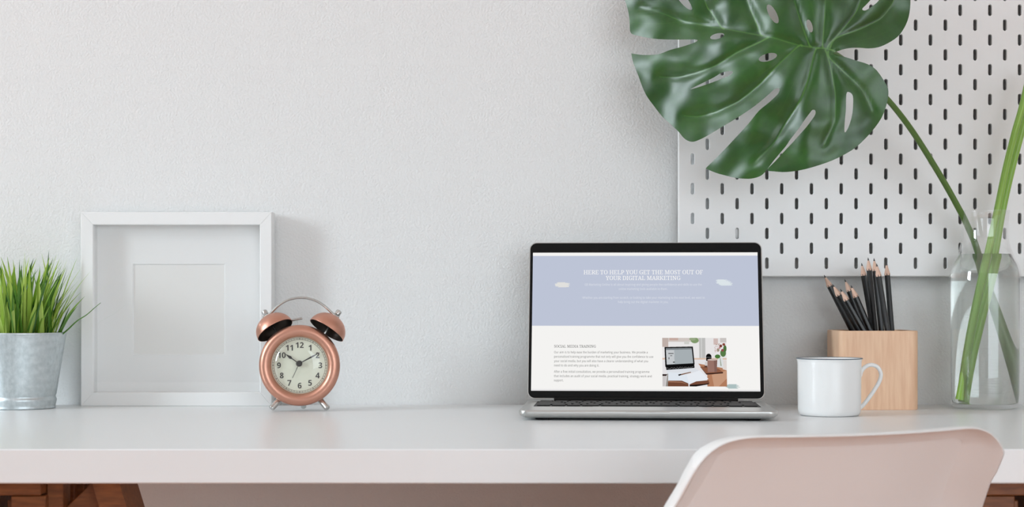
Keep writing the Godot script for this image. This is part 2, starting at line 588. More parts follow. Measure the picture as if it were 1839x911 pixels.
# ------------------------------------------------------------------ pegboard
func pegboard() -> void:
	var z := 2.387
	var s := z / FOCAL
	var origin := at(1218.0, 497.0, z)           # lower left corner of the front face
	var t := thing("pegboard", "white metal pegboard with staggered upright slots hung on the wall", "pegboard", origin)
	var pitch := 53.4 * s
	var row_h := 26.75 * s
	var cols := 19
	var n_rows := 28
	var margin_x := 26.0 * s                     # left edge to the first column of slots
	var first_y := 24.0 * s                      # lower edge to the first row of slots
	var w := 2.0 * margin_x + pitch * (cols - 0.5)
	var y_low := first_y - row_h / 2.0
	var h := y_low * 2.0 + row_h * n_rows
	var thick := 0.005
	var hw := 0.00235
	var hh := 0.0076
	var g := Geo.new()
	var x0 := margin_x - pitch / 4.0             # where the cells begin
	var cell := func(cx: float, cy: float, l: float, r: float) -> void:
		var ring := PackedVector2Array()
		for q in 2:
			for j in 7:
				var a := PI * (q + j / 6.0)
				ring.append(Vector2(hw * cos(a), hw * sin(a) + (1 - 2 * q) * (hh - hw)))
		var outer := PackedVector2Array()
		for q in 2:
			for j in 7:
				# the matching point on the cell's edge
				outer.append(Vector2(lerpf(r, -l, j / 6.0) if q == 0 else lerpf(-l, r, j / 6.0), (1 - 2 * q) * row_h / 2.0))
		var n := ring.size()
		var b := 0.0006
		var front := []
		for ring_k in 4:
			var row := PackedVector3Array()
			for j in n:
				var p := ring[j]
				var d := p - Vector2(0, clampf(p.y, -(hh - hw), hh - hw))
				var e := p + d.normalized() * b
				var q3: Vector3
				match ring_k:
					0: q3 = Vector3(outer[j].x, outer[j].y, 0)
					1: q3 = Vector3(e.x, e.y, 0)
					2: q3 = Vector3(p.x, p.y, -b)
					3: q3 = Vector3(p.x, p.y, -thick)
				row.append(q3 + Vector3(cx, cy, 0))
			front.append(row)
		g.grid([front[0], front[1]], true, true)
		g.grid([front[1], front[2]], true, true)
		g.grid([front[2], front[3]], true, true)
	for r in n_rows:
		var odd := r % 2
		var cy := first_y + r * row_h
		for c in cols:
			var cx := margin_x + c * pitch + (0.0 if odd else pitch / 2.0)
			var l := pitch / 2.0
			var rr := pitch / 2.0
			if odd and c == 0:
				l = pitch / 4.0
			if not odd and c == 0:
				l = pitch * 0.75
			if odd and c == cols - 1:
				rr = pitch * 0.75
			if not odd and c == cols - 1:
				rr = pitch / 4.0
			cell.call(cx, cy, l, rr)
	# plain margins and the folded edge
	var x1 := margin_x + (cols - 0.5) * pitch + pitch / 4.0
	var y1 := y_low + n_rows * row_h
	var flat := func(ax: float, ay: float, bx: float, by: float) -> void:
		g.face([Vector3(ax, ay, 0), Vector3(bx, ay, 0), Vector3(bx, by, 0), Vector3(ax, by, 0)], Vector3.BACK)
	var e := 0.0012
	flat.call(e, e, w - e, y_low)
	flat.call(e, y1, w - e, h - e)
	flat.call(e, y_low, x0, y1)
	flat.call(x1, y_low, w - e, y1)
	var p0 := [Vector3(e, e, 0), Vector3(w - e, e, 0), Vector3(w - e, h - e, 0), Vector3(e, h - e, 0)]
	var p1 := [Vector3(0, 0, -e), Vector3(w, 0, -e), Vector3(w, h, -e), Vector3(0, h, -e)]
	var p2 := [Vector3(0, 0, -thick), Vector3(w, 0, -thick), Vector3(w, h, -thick), Vector3(0, h, -thick)]
	var outs := [Vector3.DOWN, Vector3.RIGHT, Vector3.UP, Vector3.LEFT]
	for k in 4:
		var m := (k + 1) % 4
		g.face([p0[k], p0[m], p1[m], p1[k]], outs[k] + Vector3.BACK)
		g.face([p1[k], p1[m], p2[m], p2[k]], outs[k])
	part("board", g, mats.board, t)
	for sx in [0.08, w - 0.08]:
		for sy in [0.06, h - 0.06]:
			var g2 := Geo.new()
			var d := origin.z - thick
			g2.lathe([Vector2(0.0001, 0), Vector2(0.012, 0), Vector2(0.012, d), Vector2(0.0001, d)], 16, Transform3D(Basis(Vector3.RIGHT, PI / 2.0), Vector3(sx, sy, -thick - d)))
			part("spacer", g2, mats.white_paint, t)

# ------------------------------------------------------------------ chair
func chair() -> void:
	var turn := deg_to_rad(27.0)
	var where := at(1555.0, HORIZON, 1.47)
	where.y = 0.0
	var t := thing("shell_chair", "white moulded plastic shell chair with its back to the room, pulled up to the desk", "chair", where, turn)
	var line := [Vector3(0, 0.7645, 0), Vector3(0, 0.73, -0.020), Vector3(0, 0.685, -0.044), Vector3(0, 0.62, -0.068), Vector3(0, 0.54, -0.085), Vector3(0, 0.475, -0.11), Vector3(0, 0.445, -0.16), Vector3(0, 0.435, -0.25), Vector3(0, 0.443, -0.34), Vector3(0, 0.44, -0.40), Vector3(0, 0.425, -0.425)]
	var widths := [0.1303, 0.1356, 0.1445, 0.1499, 0.1556, 0.1642, 0.171, 0.1752, 0.1735, 0.1667, 0.1581]
	var curls := [0.022, 0.028, 0.034, 0.044, 0.055, 0.06, 0.05, 0.035, 0.02, 0.01, 0.004]
	var path := smooth_path(line, 6)
	var n := path.size()
	var nu := 72
	var point := func(u: float, v: float) -> Array:
		# position and normal (towards the back and underside) of the shell's outer face
		var f := clampf(v, 0.0, 1.0) * (n - 1)
		var k := mini(int(f), n - 2)
		var c := path[k].lerp(path[k + 1], f - k)
		var tan_ := (path[mini(k + 2, n - 1)] - path[maxi(k - 1, 0)]).normalized()
		var nrm := Vector3(0, -tan_.z, tan_.y) * -1.0
		var w := f / (n - 1) * (widths.size() - 1)
		var kw := mini(int(w), widths.size() - 2)
		var half: float = lerpf(widths[kw], widths[kw + 1], w - kw)
		var curl: float = lerpf(curls[kw], curls[kw + 1], w - kw)
		var inward := Vector3(0, nrm.y if nrm.y < -0.7 else nrm.y * 0.1, nrm.z).normalized()
		return [c + Vector3(u * half, 0, 0) - inward * curl * u * u, nrm]
	var nv := 60
	var outer := []
	var inner := []
	for j in nv + 1:
		var ro := PackedVector3Array()
		var ri := PackedVector3Array()
		for i in nu + 1:
			var u := -1.0 + 2.0 * i / nu
			u = u * (1.5 - 0.5 * u * u)
			var corner := maxf(0.0, (absf(u) - 0.8) / 0.2)
			var v0 := 0.04 * (1.0 - sqrt(maxf(0.0, 1.0 - corner * corner)))
			var v1 := 1.0 - 0.06 * (1.0 - sqrt(maxf(0.0, 1.0 - corner * corner)))
			var s := float(j) / nv
			var r: Array = point.call(u, lerpf(v0, v1, s))
			ro.append(r[0])
			ri.append(r[0] - r[1] * 0.006)
		outer.append(ro)
		inner.append(ri)
	var g := Geo.new()
	g.grid(outer, false, false)
	g.grid(inner, false, true)
	part("shell", g, mats.chair, t)
	# rolled rim round the whole shell
	var loop := []
	for i in nu + 1:
		loop.append([0, i])
	for j in range(1, nv + 1):
		loop.append([j, nu])
	for i in range(nu - 1, -1, -1):
		loop.append([nv, i])
	for j in range(nv - 1, 0, -1):
		loop.append([j, 0])
	var rows := []
	for k in loop.size():
		var j: int = loop[k][0]
		var i: int = loop[k][1]
		var p: Vector3 = outer[j][i]
		var q: Vector3 = inner[j][i]
		var nrm := (p - q).normalized()
		var ahead: Array = loop[(k + 1) % loop.size()]
		var behind: Array = loop[(k - 1 + loop.size()) % loop.size()]
		var along: Vector3 = (outer[ahead[0]][ahead[1]] - outer[behind[0]][behind[1]]).normalized()
		var out := along.cross(nrm).normalized()
		var ce: Vector3 = outer[nv / 2][nu / 2] if j < nv / 2 else outer[nv * 3 / 4][nu / 2]
		if out.dot(p - ce) < 0.0:
			out = -out
		var wide := lerpf(2.1, 0.8, absf(out.y))
		var row := PackedVector3Array()
		for a in [[-0.003, 0.0006], [0.004, 0.0022], [0.0105, 0.007], [0.0135, 0.011], [0.0148, 0.0105], [0.0140, 0.0070], [0.0095, 0.0], [0.004, -0.0045], [-0.003, -0.0066]]:
			row.append(p + out * a[0] * wide + nrm * a[1] * wide)
		rows.append(row)
	rows.append(rows[0])
	var g2 := Geo.new()
	g2.grid(rows, false, false)
	part("rim", g2, mats.chair, t)
	for sx in [-1.0, 1.0]:
		for sz in [0.0, 1.0]:
			var g3 := Geo.new()
			var a := Vector3(sx * 0.11, 0.425, -0.14 - sz * 0.2)
			var b := Vector3(sx * 0.2, 0.0, -0.03 - sz * 0.42)
			g3.tube(PackedVector3Array([a, a.lerp(b, 0.25), b]), [0.013, 0.016, 0.009], 12)
			part("leg", g3, mats.chair_wood, t)
	for k in 2:
		var g4 := Geo.new()
		var sx := -1.0 + 2.0 * k
		g4.tube(PackedVector3Array([Vector3(sx * 0.11, 0.41, -0.14), Vector3(-sx * 0.175, 0.13, -0.40)]), 0.003, 8)
		part("cross_brace", g4, mats.black_metal, t)

# ------------------------------------------------------------------ the large leaf
const LEAF_AT := Vector2(1487, 88)
var leaf_outline := [[1497, 95], [1504, 92], [1517, 88], [1530, 86], [1545, 86], [1560, 87], [1577, 85], [1594, 78], [1612, 66], [1624, 50], [1632, 30], [1635, 5], [1633, -20], [1624, -52], [1606, -46], [1590, -20], [1578, 1], [1568, 10], [1556, 18], [1550, 18.5], [1549, 15], [1557, 7], [1566, -4], [1580, -30], [1592, -62], [1600, -84], [1570, -122], [1530, -145], [1480, -158], [1430, -162], [1380, -158], [1330, -146], [1270, -128], [1215, -104], [1170, -70], [1140, -38], [1122, -10], [1124.4, 6], [1128, 20], [1130.5, 36], [1131.4, 55], [1136, 61.5], [1150, 65], [1173, 69.4], [1199, 71], [1230, 71], [1250, 71], [1252, 73.8], [1243, 78], [1225, 84], [1204, 89.6], [1190, 95], [1178, 98], [1155, 98.8], [1136, 96.4], [1134, 97.5], [1137.6, 114], [1146, 135], [1154, 157], [1161.7, 173], [1174, 190], [1189, 209], [1204, 223], [1218, 236], [1228, 248], [1237, 253.6], [1245, 254.7], [1255, 251.5], [1270, 244], [1301, 225.5], [1328, 209], [1356, 190], [1380, 170], [1390, 161], [1397, 158.5], [1400, 161], [1396, 170], [1380, 185], [1363, 199], [1346, 220], [1328, 240], [1297, 273], [1278, 292], [1268, 302], [1270, 304], [1287, 311], [1302, 315], [1318, 319], [1335, 321], [1349, 321], [1364, 317], [1374, 309], [1390, 288], [1411, 263], [1419, 251], [1433, 233], [1446, 214], [1454, 203.5], [1459, 197.5], [1464, 198.5], [1464, 206], [1456, 218], [1448, 228.5], [1436, 242], [1425, 254.5], [1413, 267], [1393, 289], [1378, 305], [1390, 308], [1414, 309], [1446, 304], [1485, 292], [1512, 280], [1538, 264], [1564, 238], [1583, 212], [1593, 185], [1595.5, 164], [1591, 151], [1575, 127], [1559, 115.6], [1538, 109], [1519.6, 103], [1503, 99]]
var leaf_ribs := [
	[[1500, 93], [1487, 88], [1440, 82], [1380, 66], [1324, 56], [1269, 46.5], [1225, 38], [1195, 26], [1150, 13]],
	[[1380, 67], [1363, 76], [1324, 94], [1284, 118], [1248, 132], [1219, 138], [1184, 138]],
	[[1440, 82], [1432, 84], [1393, 120], [1363, 152], [1327, 181], [1291, 199], [1255, 209], [1228, 208]],
	[[1470, 86], [1463, 93], [1450, 145], [1436, 181], [1411, 221], [1389, 257], [1356, 290]],
	[[1482, 90], [1485, 98], [1494, 134], [1500, 174], [1498, 217], [1480, 259]],
	[[1487, 92], [1490, 104], [1516, 130], [1548, 162], [1566, 200]],
	[[1300, 52], [1294, 47], [1278, 23], [1269, 11], [1258, -20]],
	[[1368, 64], [1364, 58], [1354, 32], [1341, 0], [1322, -60]],
	[[1456, 84], [1452, 78], [1439, 43], [1426, 0], [1404, -90]],
	[[1478, 86], [1477, 78], [1480, 37], [1482, 0], [1486, -100]],
	[[1486, 86], [1490, 78], [1512, 54], [1534, 26], [1545, 0], [1560, -70]],
	[[1490, 86], [1502, 68], [1542, 53], [1581, 33], [1602, 6], [1612, -20]],
]
var leaf_minor := [
	[[1497, 88], [1530, 77], [1570, 66], [1605, 50]], [[1478, 100], [1478, 140], [1485, 175], [1484, 215], [1462, 255], [1430, 275]],
	[[1492, 96], [1535, 122], [1575, 150], [1585, 180]], [[1497, 108], [1520, 145], [1545, 190], [1540, 230]],
	[[1225, 38], [1190, 42], [1160, 42], [1136, 40]], [[1469, 60], [1462, 30], [1456, 0], [1450, -60]],
	[[1500, 70], [1516, 30], [1520, 0], [1522, -60]], [[1400, 110], [1370, 130], [1340, 150]], [[1445, 110], [1420, 160], [1400, 200], [1360, 245], [1325, 290]],
]
const LG := 4.0
const LX := 1104.0
const LY := -176.0
const LW := 138
const LH := 130
var leaf_height := PackedFloat32Array()

func seg_distance(p: Vector2, a: Vector2, b: Vector2) -> float:
	var d := b - a
	return p.distance_to(a + d * clampf((p - a).dot(d) / d.length_squared(), 0.0, 1.0))

func leaf_field() -> void:
	var segs := []
	for r in leaf_ribs:
		for k in r.size() - 1:
			segs.append([Vector2(r[k][0], r[k][1]), Vector2(r[k + 1][0], r[k + 1][1])])
	var bumps := FastNoiseLite.new()
	bumps.seed = 4
	bumps.frequency = 0.009
	bumps.fractal_octaves = 2
	leaf_height.resize(LW * LH)
	for j in LH:
		for i in LW:
			var p := Vector2(LX + i * LG, LY + j * LG)
			var best := 1e9
			for s in segs:
				best = minf(best, seg_distance(p, s[0], s[1]))
			var d := p - LEAF_AT
			var z := 2.205
			z += 4.3e-4 * (sqrt(d.x * d.x + 10000.0) - 100.0) if d.x < 0.0 else d.x * d.x * 5.0e-7
			z -= 4.0e-5 * d.y
			z += 1.2e-7 * d.y * d.y
			z += 0.0016 * exp(-best * best / 30.0) - 0.0045 * (1.0 - exp(-best / 24.0))
			z -= 0.006 * bumps.get_noise_2d(p.x, p.y) * clampf(d.length() / 160.0, 0.2, 1.0)
			leaf_height[j * LW + i] = z

func leaf_depth(p: Vector2) -> float:
	var x := clampf((p.x - LX) / LG, 0.0, LW - 1.001)
	var y := clampf((p.y - LY) / LG, 0.0, LH - 1.001)
	var i := int(x)
	var j := int(y)
	var a := lerpf(leaf_height[j * LW + i], leaf_height[j * LW + i + 1], x - i)
	var b := lerpf(leaf_height[(j + 1) * LW + i], leaf_height[(j + 1) * LW + i + 1], x - i)
	return lerpf(a, b, y - j)

func round_outline(pts: Array, per := 3) -> PackedVector2Array:
	var a := []
	for p in pts:
		a.append(Vector3(p[0], p[1], 0))
	var out := PackedVector2Array()
	for p in smooth_path(a, per, true):
		out.append(Vector2(p.x, p.y))
	return out

func oval(cx: float, cy: float, a: float, b: float, deg: float) -> PackedVector2Array:
	var out := PackedVector2Array()
	for k in 18:
		out.append(Vector2(cx, cy) + Vector2(a * cos(TAU * k / 18.0), b * sin(TAU * k / 18.0)).rotated(deg_to_rad(deg)))
	return out

func leaf_uv(p: Vector3) -> Vector2:
	# metres across the blade, measured from its stalk, over the 0.40 m by 0.38 m of the texture
	var foot := at(LEAF_AT.x, LEAF_AT.y, 2.205)
	return Vector2((p.x - foot.x + 0.28) / 0.40, (foot.y - p.y + 0.19) / 0.38)

func leaf_texture() -> ImageTexture:
	var w := 1060
	var h := 1000
	var n := FastNoiseLite.new()
	n.seed = 8
	n.frequency = 0.006
	n.fractal_octaves = 5
	var fine := FastNoiseLite.new()
	fine.seed = 18
	fine.frequency = 0.05
	var na := n.get_image(w, h)
	var nb := fine.get_image(w, h)
	var im := Image.create(w, h, false, Image.FORMAT_RGB8)
	var c0 := Color(0.09, 0.25, 0.07)
	var c1 := Color(0.18, 0.38, 0.10)
	for y in h:
		for x in w:
			im.set_pixel(x, y, c0.lerp(c1, clampf(na.get_pixel(x, y).r * 0.8 + nb.get_pixel(x, y).r * 0.2, 0.0, 1.0)))
	var stroke := func(pts: Array, r0: float, r1: float, c: Color) -> void:
		var a := []
		for p in pts:
			var f := leaf_uv(at(p[0], p[1], leaf_depth(Vector2(p[0], p[1]))))
			a.append(Vector3(f.x * w, f.y * h, 0))
		var path := smooth_path(a, 60)
		for k in path.size():
			var r := lerpf(r0, r1, float(k) / path.size())
			var q := path[k]
			for yy in range(int(q.y - r - 1), int(q.y + r + 2)):
				for xx in range(int(q.x - r - 1), int(q.x + r + 2)):
					if xx >= 0 and yy >= 0 and xx < w and yy < h:
						var f := clampf(r + 0.5 - Vector2(xx - q.x, yy - q.y).length(), 0.0, 1.0) * 0.35
						if f > 0.0:
							im.set_pixel(xx, yy, im.get_pixel(xx, yy).lerp(c, f))
	for r in leaf_minor:
		stroke.call(r, 1.0, 0.4, Color(0.28, 0.44, 0.18))
	for r in leaf_ribs:
		stroke.call(r, 3.0, 1.2, Color(0.30, 0.48, 0.18))
	return ImageTexture.create_from_image(im)

func leaf_thing() -> void:
	leaf_field()
	var base := at(1769.0, HORIZON, 2.33)
	base.y = DESK
	var t := thing("monstera_leaf", "large glossy green split leaf on a long stalk leaning out of the vase", "leaf", base)
	var outline := round_outline(leaf_outline)
	var holes := [
		round_outline([[1225, -12], [1216, -6], [1225, 7], [1234, 15], [1241, 18], [1243, 15], [1240, 7], [1233, -4]]),
		oval(1288, 65, 13, 5, -14), oval(1387.7, 25, 19, 7, 62), oval(1454, 46.6, 12, 5, 74), oval(1379, 103, 17, 7, -15),
		round_outline([[1316, 129], [1310, 127.8], [1296, 130.5], [1283, 138.5], [1262, 149], [1240, 160], [1250, 158], [1278, 148.5], [1296, 141.5], [1312, 134.5]]),
		round_outline([[1525, 165.6], [1520, 169], [1519, 198], [1517, 220], [1517, 238], [1524, 228], [1530, 208], [1532, 190], [1531.5, 172]]),
	]
	var g := Geo.new()
	var seen := {}
	var size := 5.0
	var put := func(p: Vector2) -> int:
		var key := Vector2i((p * 64.0).round())
		if not seen.has(key):
			var where := at(p.x, p.y, leaf_depth(p))
			seen[key] = g.vert(where - base, leaf_uv(where))
		return seen[key]
	var emit := func(a: Vector2, b: Vector2, c: Vector2) -> void:
		# y grows downwards in the picture: order the corners for a front face
		if absf((b - a).cross(c - a)) < 1e-6:
			return
		if (b - a).cross(c - a) > 0.0:
			g.tri(put.call(a), put.call(b), put.call(c))
		else:
			g.tri(put.call(a), put.call(c), put.call(b))
	var y := -170.0
	while y < 330.0:
		var x := 1112.0
		while x < 1644.0:
			var cell := PackedVector2Array([Vector2(x, y), Vector2(x + size, y), Vector2(x + size, y + size), Vector2(x, y + size)])
			var pieces := Geometry2D.intersect_polygons(cell, outline)
			for hole in holes:
				var left := []
				for p in pieces:
					if Geometry2D.intersect_polygons(p, hole).is_empty():
						left.append(p)
					else:
						for q in Geometry2D.clip_polygons(p, hole):
							left.append(q)
				pieces.assign(left)
			for p in pieces:
				var ids := Geometry2D.triangulate_polygon(p)
				for k in range(0, ids.size(), 3):
					emit.call(p[ids[k]], p[ids[k + 1]], p[ids[k + 2]])
			x += size
		y += size
	# the underside, half a millimetre behind
	var m := StandardMaterial3D.new()
	m.albedo_texture = leaf_texture()
	m.roughness = 0.35
	m.metallic_specular = 0.58
	m.backlight_enabled = true
	m.backlight = Color(0.06, 0.12, 0.03)
	part("leaf_blade", g, m, t)
	var p := [at(1492, 92, leaf_depth(Vector2(1492, 92)) + 0.006), at(1512, 105, 2.232), at(1545, 132, 2.25), at(1595, 180, 2.262), at(1640, 238, 2.285), at(1690, 318, 2.31), at(1722, 375, 2.326), at(1737, 405, 2.334), at(1757, 456, 2.345), at(1781, 560, 2.352), at(1797, 650, 2.350), at(1807, 718, 2.346)]
	for k in p.size():
		p[k] -= base
	var path := smooth_path(p, 5)
	var radii := []
	for k in path.size():
		radii.append(lerpf(0.0034, 0.0047, float(k) / path.size()))
	var g2 := Geo.new()
	g2.tube(path, radii, 14)
	part("stalk", g2, mats.petiole, t, "long green stalk of the leaf standing in water")

# ------------------------------------------------------------------ vase and stems
func vase() -> void:
	var base := at(1769.0, HORIZON, 2.33)
	base.y = DESK
	var t := thing("glass_vase", "clear glass vase with a narrow neck, filled with water", "vase", base)
	var k := 2.33 / FOCAL
	var y_of := func(py: float) -> float: return EYE - (py - HORIZON) * k - DESK
	var outer := [Vector2(0.0001, 0.0006), Vector2(0.030, 0.0)]
	for q in [[735, 52], [730, 57.5], [722, 61], [708, 62.5], [670, 63], [600, 63.3], [520, 63.5], [496, 63.2], [487, 61.5], [476, 58.5], [463, 51.5], [453, 47.5], [443, 44], [430, 41.2], [418, 40.3], [405, 40.3], [392, 41.2], [386, 42.0], [382, 43.2], [380, 43.4], [378.6, 42.8]]:
		outer.append(Vector2(q[1] * k, maxf(0.0004, y_of.call(q[0]))))
	var profile := outer.duplicate()
	var th := 0.0021
	profile.append(Vector2(outer[-1].x - 0.0012, outer[-1].y + 0.0002))
	for j in range(outer.size() - 2, 1, -1):
		profile.append(Vector2(outer[j].x - th, maxf(outer[j].y, 0.0062)))
	profile.append(Vector2(0.0001, 0.0062))
	var g := Geo.new()
	g.lathe(profile, 64)
	part("glass", g, mats.glass, t, "clear glass body and neck")
	var water := [Vector2(0.0001, 0.0066)]
	for j in range(2, outer.size()):
		if outer[j].y < y_of.call(458.0):
			water.append(Vector2(outer[j].x - th - 0.0002, maxf(outer[j].y, 0.0066)))
	var surf: float = y_of.call(457.5)
	water.append(Vector2(48.6 * k - th - 0.0002, surf + 0.0006))
	water.append(Vector2(46.0 * k - th, surf))
	water.append(Vector2(0.0001, surf))
	var g2 := Geo.new()
	g2.lathe(water, 64)
	part("water", g2, mats.water, t, "clear water filling the vase to the neck")

func stems() -> void:
	var base := at(1769.0, HORIZON, 2.33)
	base.y = DESK
	var lines := [
		[[1852, 120, 2.296], [1836, 190, 2.302], [1822, 240, 2.306], [1806, 305, 2.312], [1791, 378, 2.316], [1774, 456, 2.316], [1753, 560, 2.312], [1736, 650, 2.309], [1725, 718, 2.310]],
		[[1864, 120, 2.332], [1848, 190, 2.332], [1834, 240, 2.332], [1817, 305, 2.331], [1801, 376, 2.331], [1787, 456, 2.330], [1766, 560, 2.327], [1748, 650, 2.325], [1736, 720, 2.325]],
	]
	for q in lines:
		var label := "fresh light green stem in the vase, crossing in front of the leaf stalk" if q == lines[0] else "fresh light green stem in the vase, just behind another green stem"
		var t := thing("green_stem", label, "stem", base, 0.0, "green stems in the vase")
		var p := []
		for a in q:
			p.append(at(a[0], a[1], a[2]) - base)
		var path := smooth_path(p, 5)
		var radii := []
		for k in path.size():
			radii.append(lerpf(0.0042, 0.0050, float(k) / path.size()) + 0.0022 * pow(float(k) / path.size(), 8.0))
		var g := Geo.new()
		g.tube(path, radii, 14)
		part("stalk", g, mats.stem, t)

# ------------------------------------------------------------------ laptop
func fill_shape(im: Image, poly: Array, c: Color, map_: Callable) -> void:
	var pts := []
	for p in poly:
		pts.append(map_.call(Vector2(p[0], p[1])))
	var lo := 1e9
	var hi := -1e9
	for p in pts:
		lo = minf(lo, p.y)
		hi = maxf(hi, p.y)
	for y in range(maxi(0, int(lo)), mini(im.get_height(), int(hi) + 1)):
		var xs := []
		for k in pts.size():
			var a: Vector2 = pts[k]
			var b: Vector2 = pts[(k + 1) % pts.size()]
			var yy := y + 0.5
			if (a.y <= yy) != (b.y <= yy):
				xs.append(a.x + (b.x - a.x) * (yy - a.y) / (b.y - a.y))
		xs.sort()
		for k in range(0, xs.size() - 1, 2):
			im.fill_rect(Rect2i(roundi(xs[k]), y, roundi(xs[k + 1]) - roundi(xs[k]), 1), c)

func ring_of(cx: float, cy: float, rx: float, ry: float) -> Array:
	var out := []
	for k in 20:
		out.append([cx + rx * cos(TAU * k / 20.0), cy + ry * sin(TAU * k / 20.0)])
	return out

func box_of(x0: float, y0: float, x1: float, y1: float) -> Array:
	return [[x0, y0], [x1, y0], [x1, y1], [x0, y1]]

func rgb(r: int, g: int, b: int) -> Color:
	return Color(r / 255.0, g / 255.0, b / 255.0)

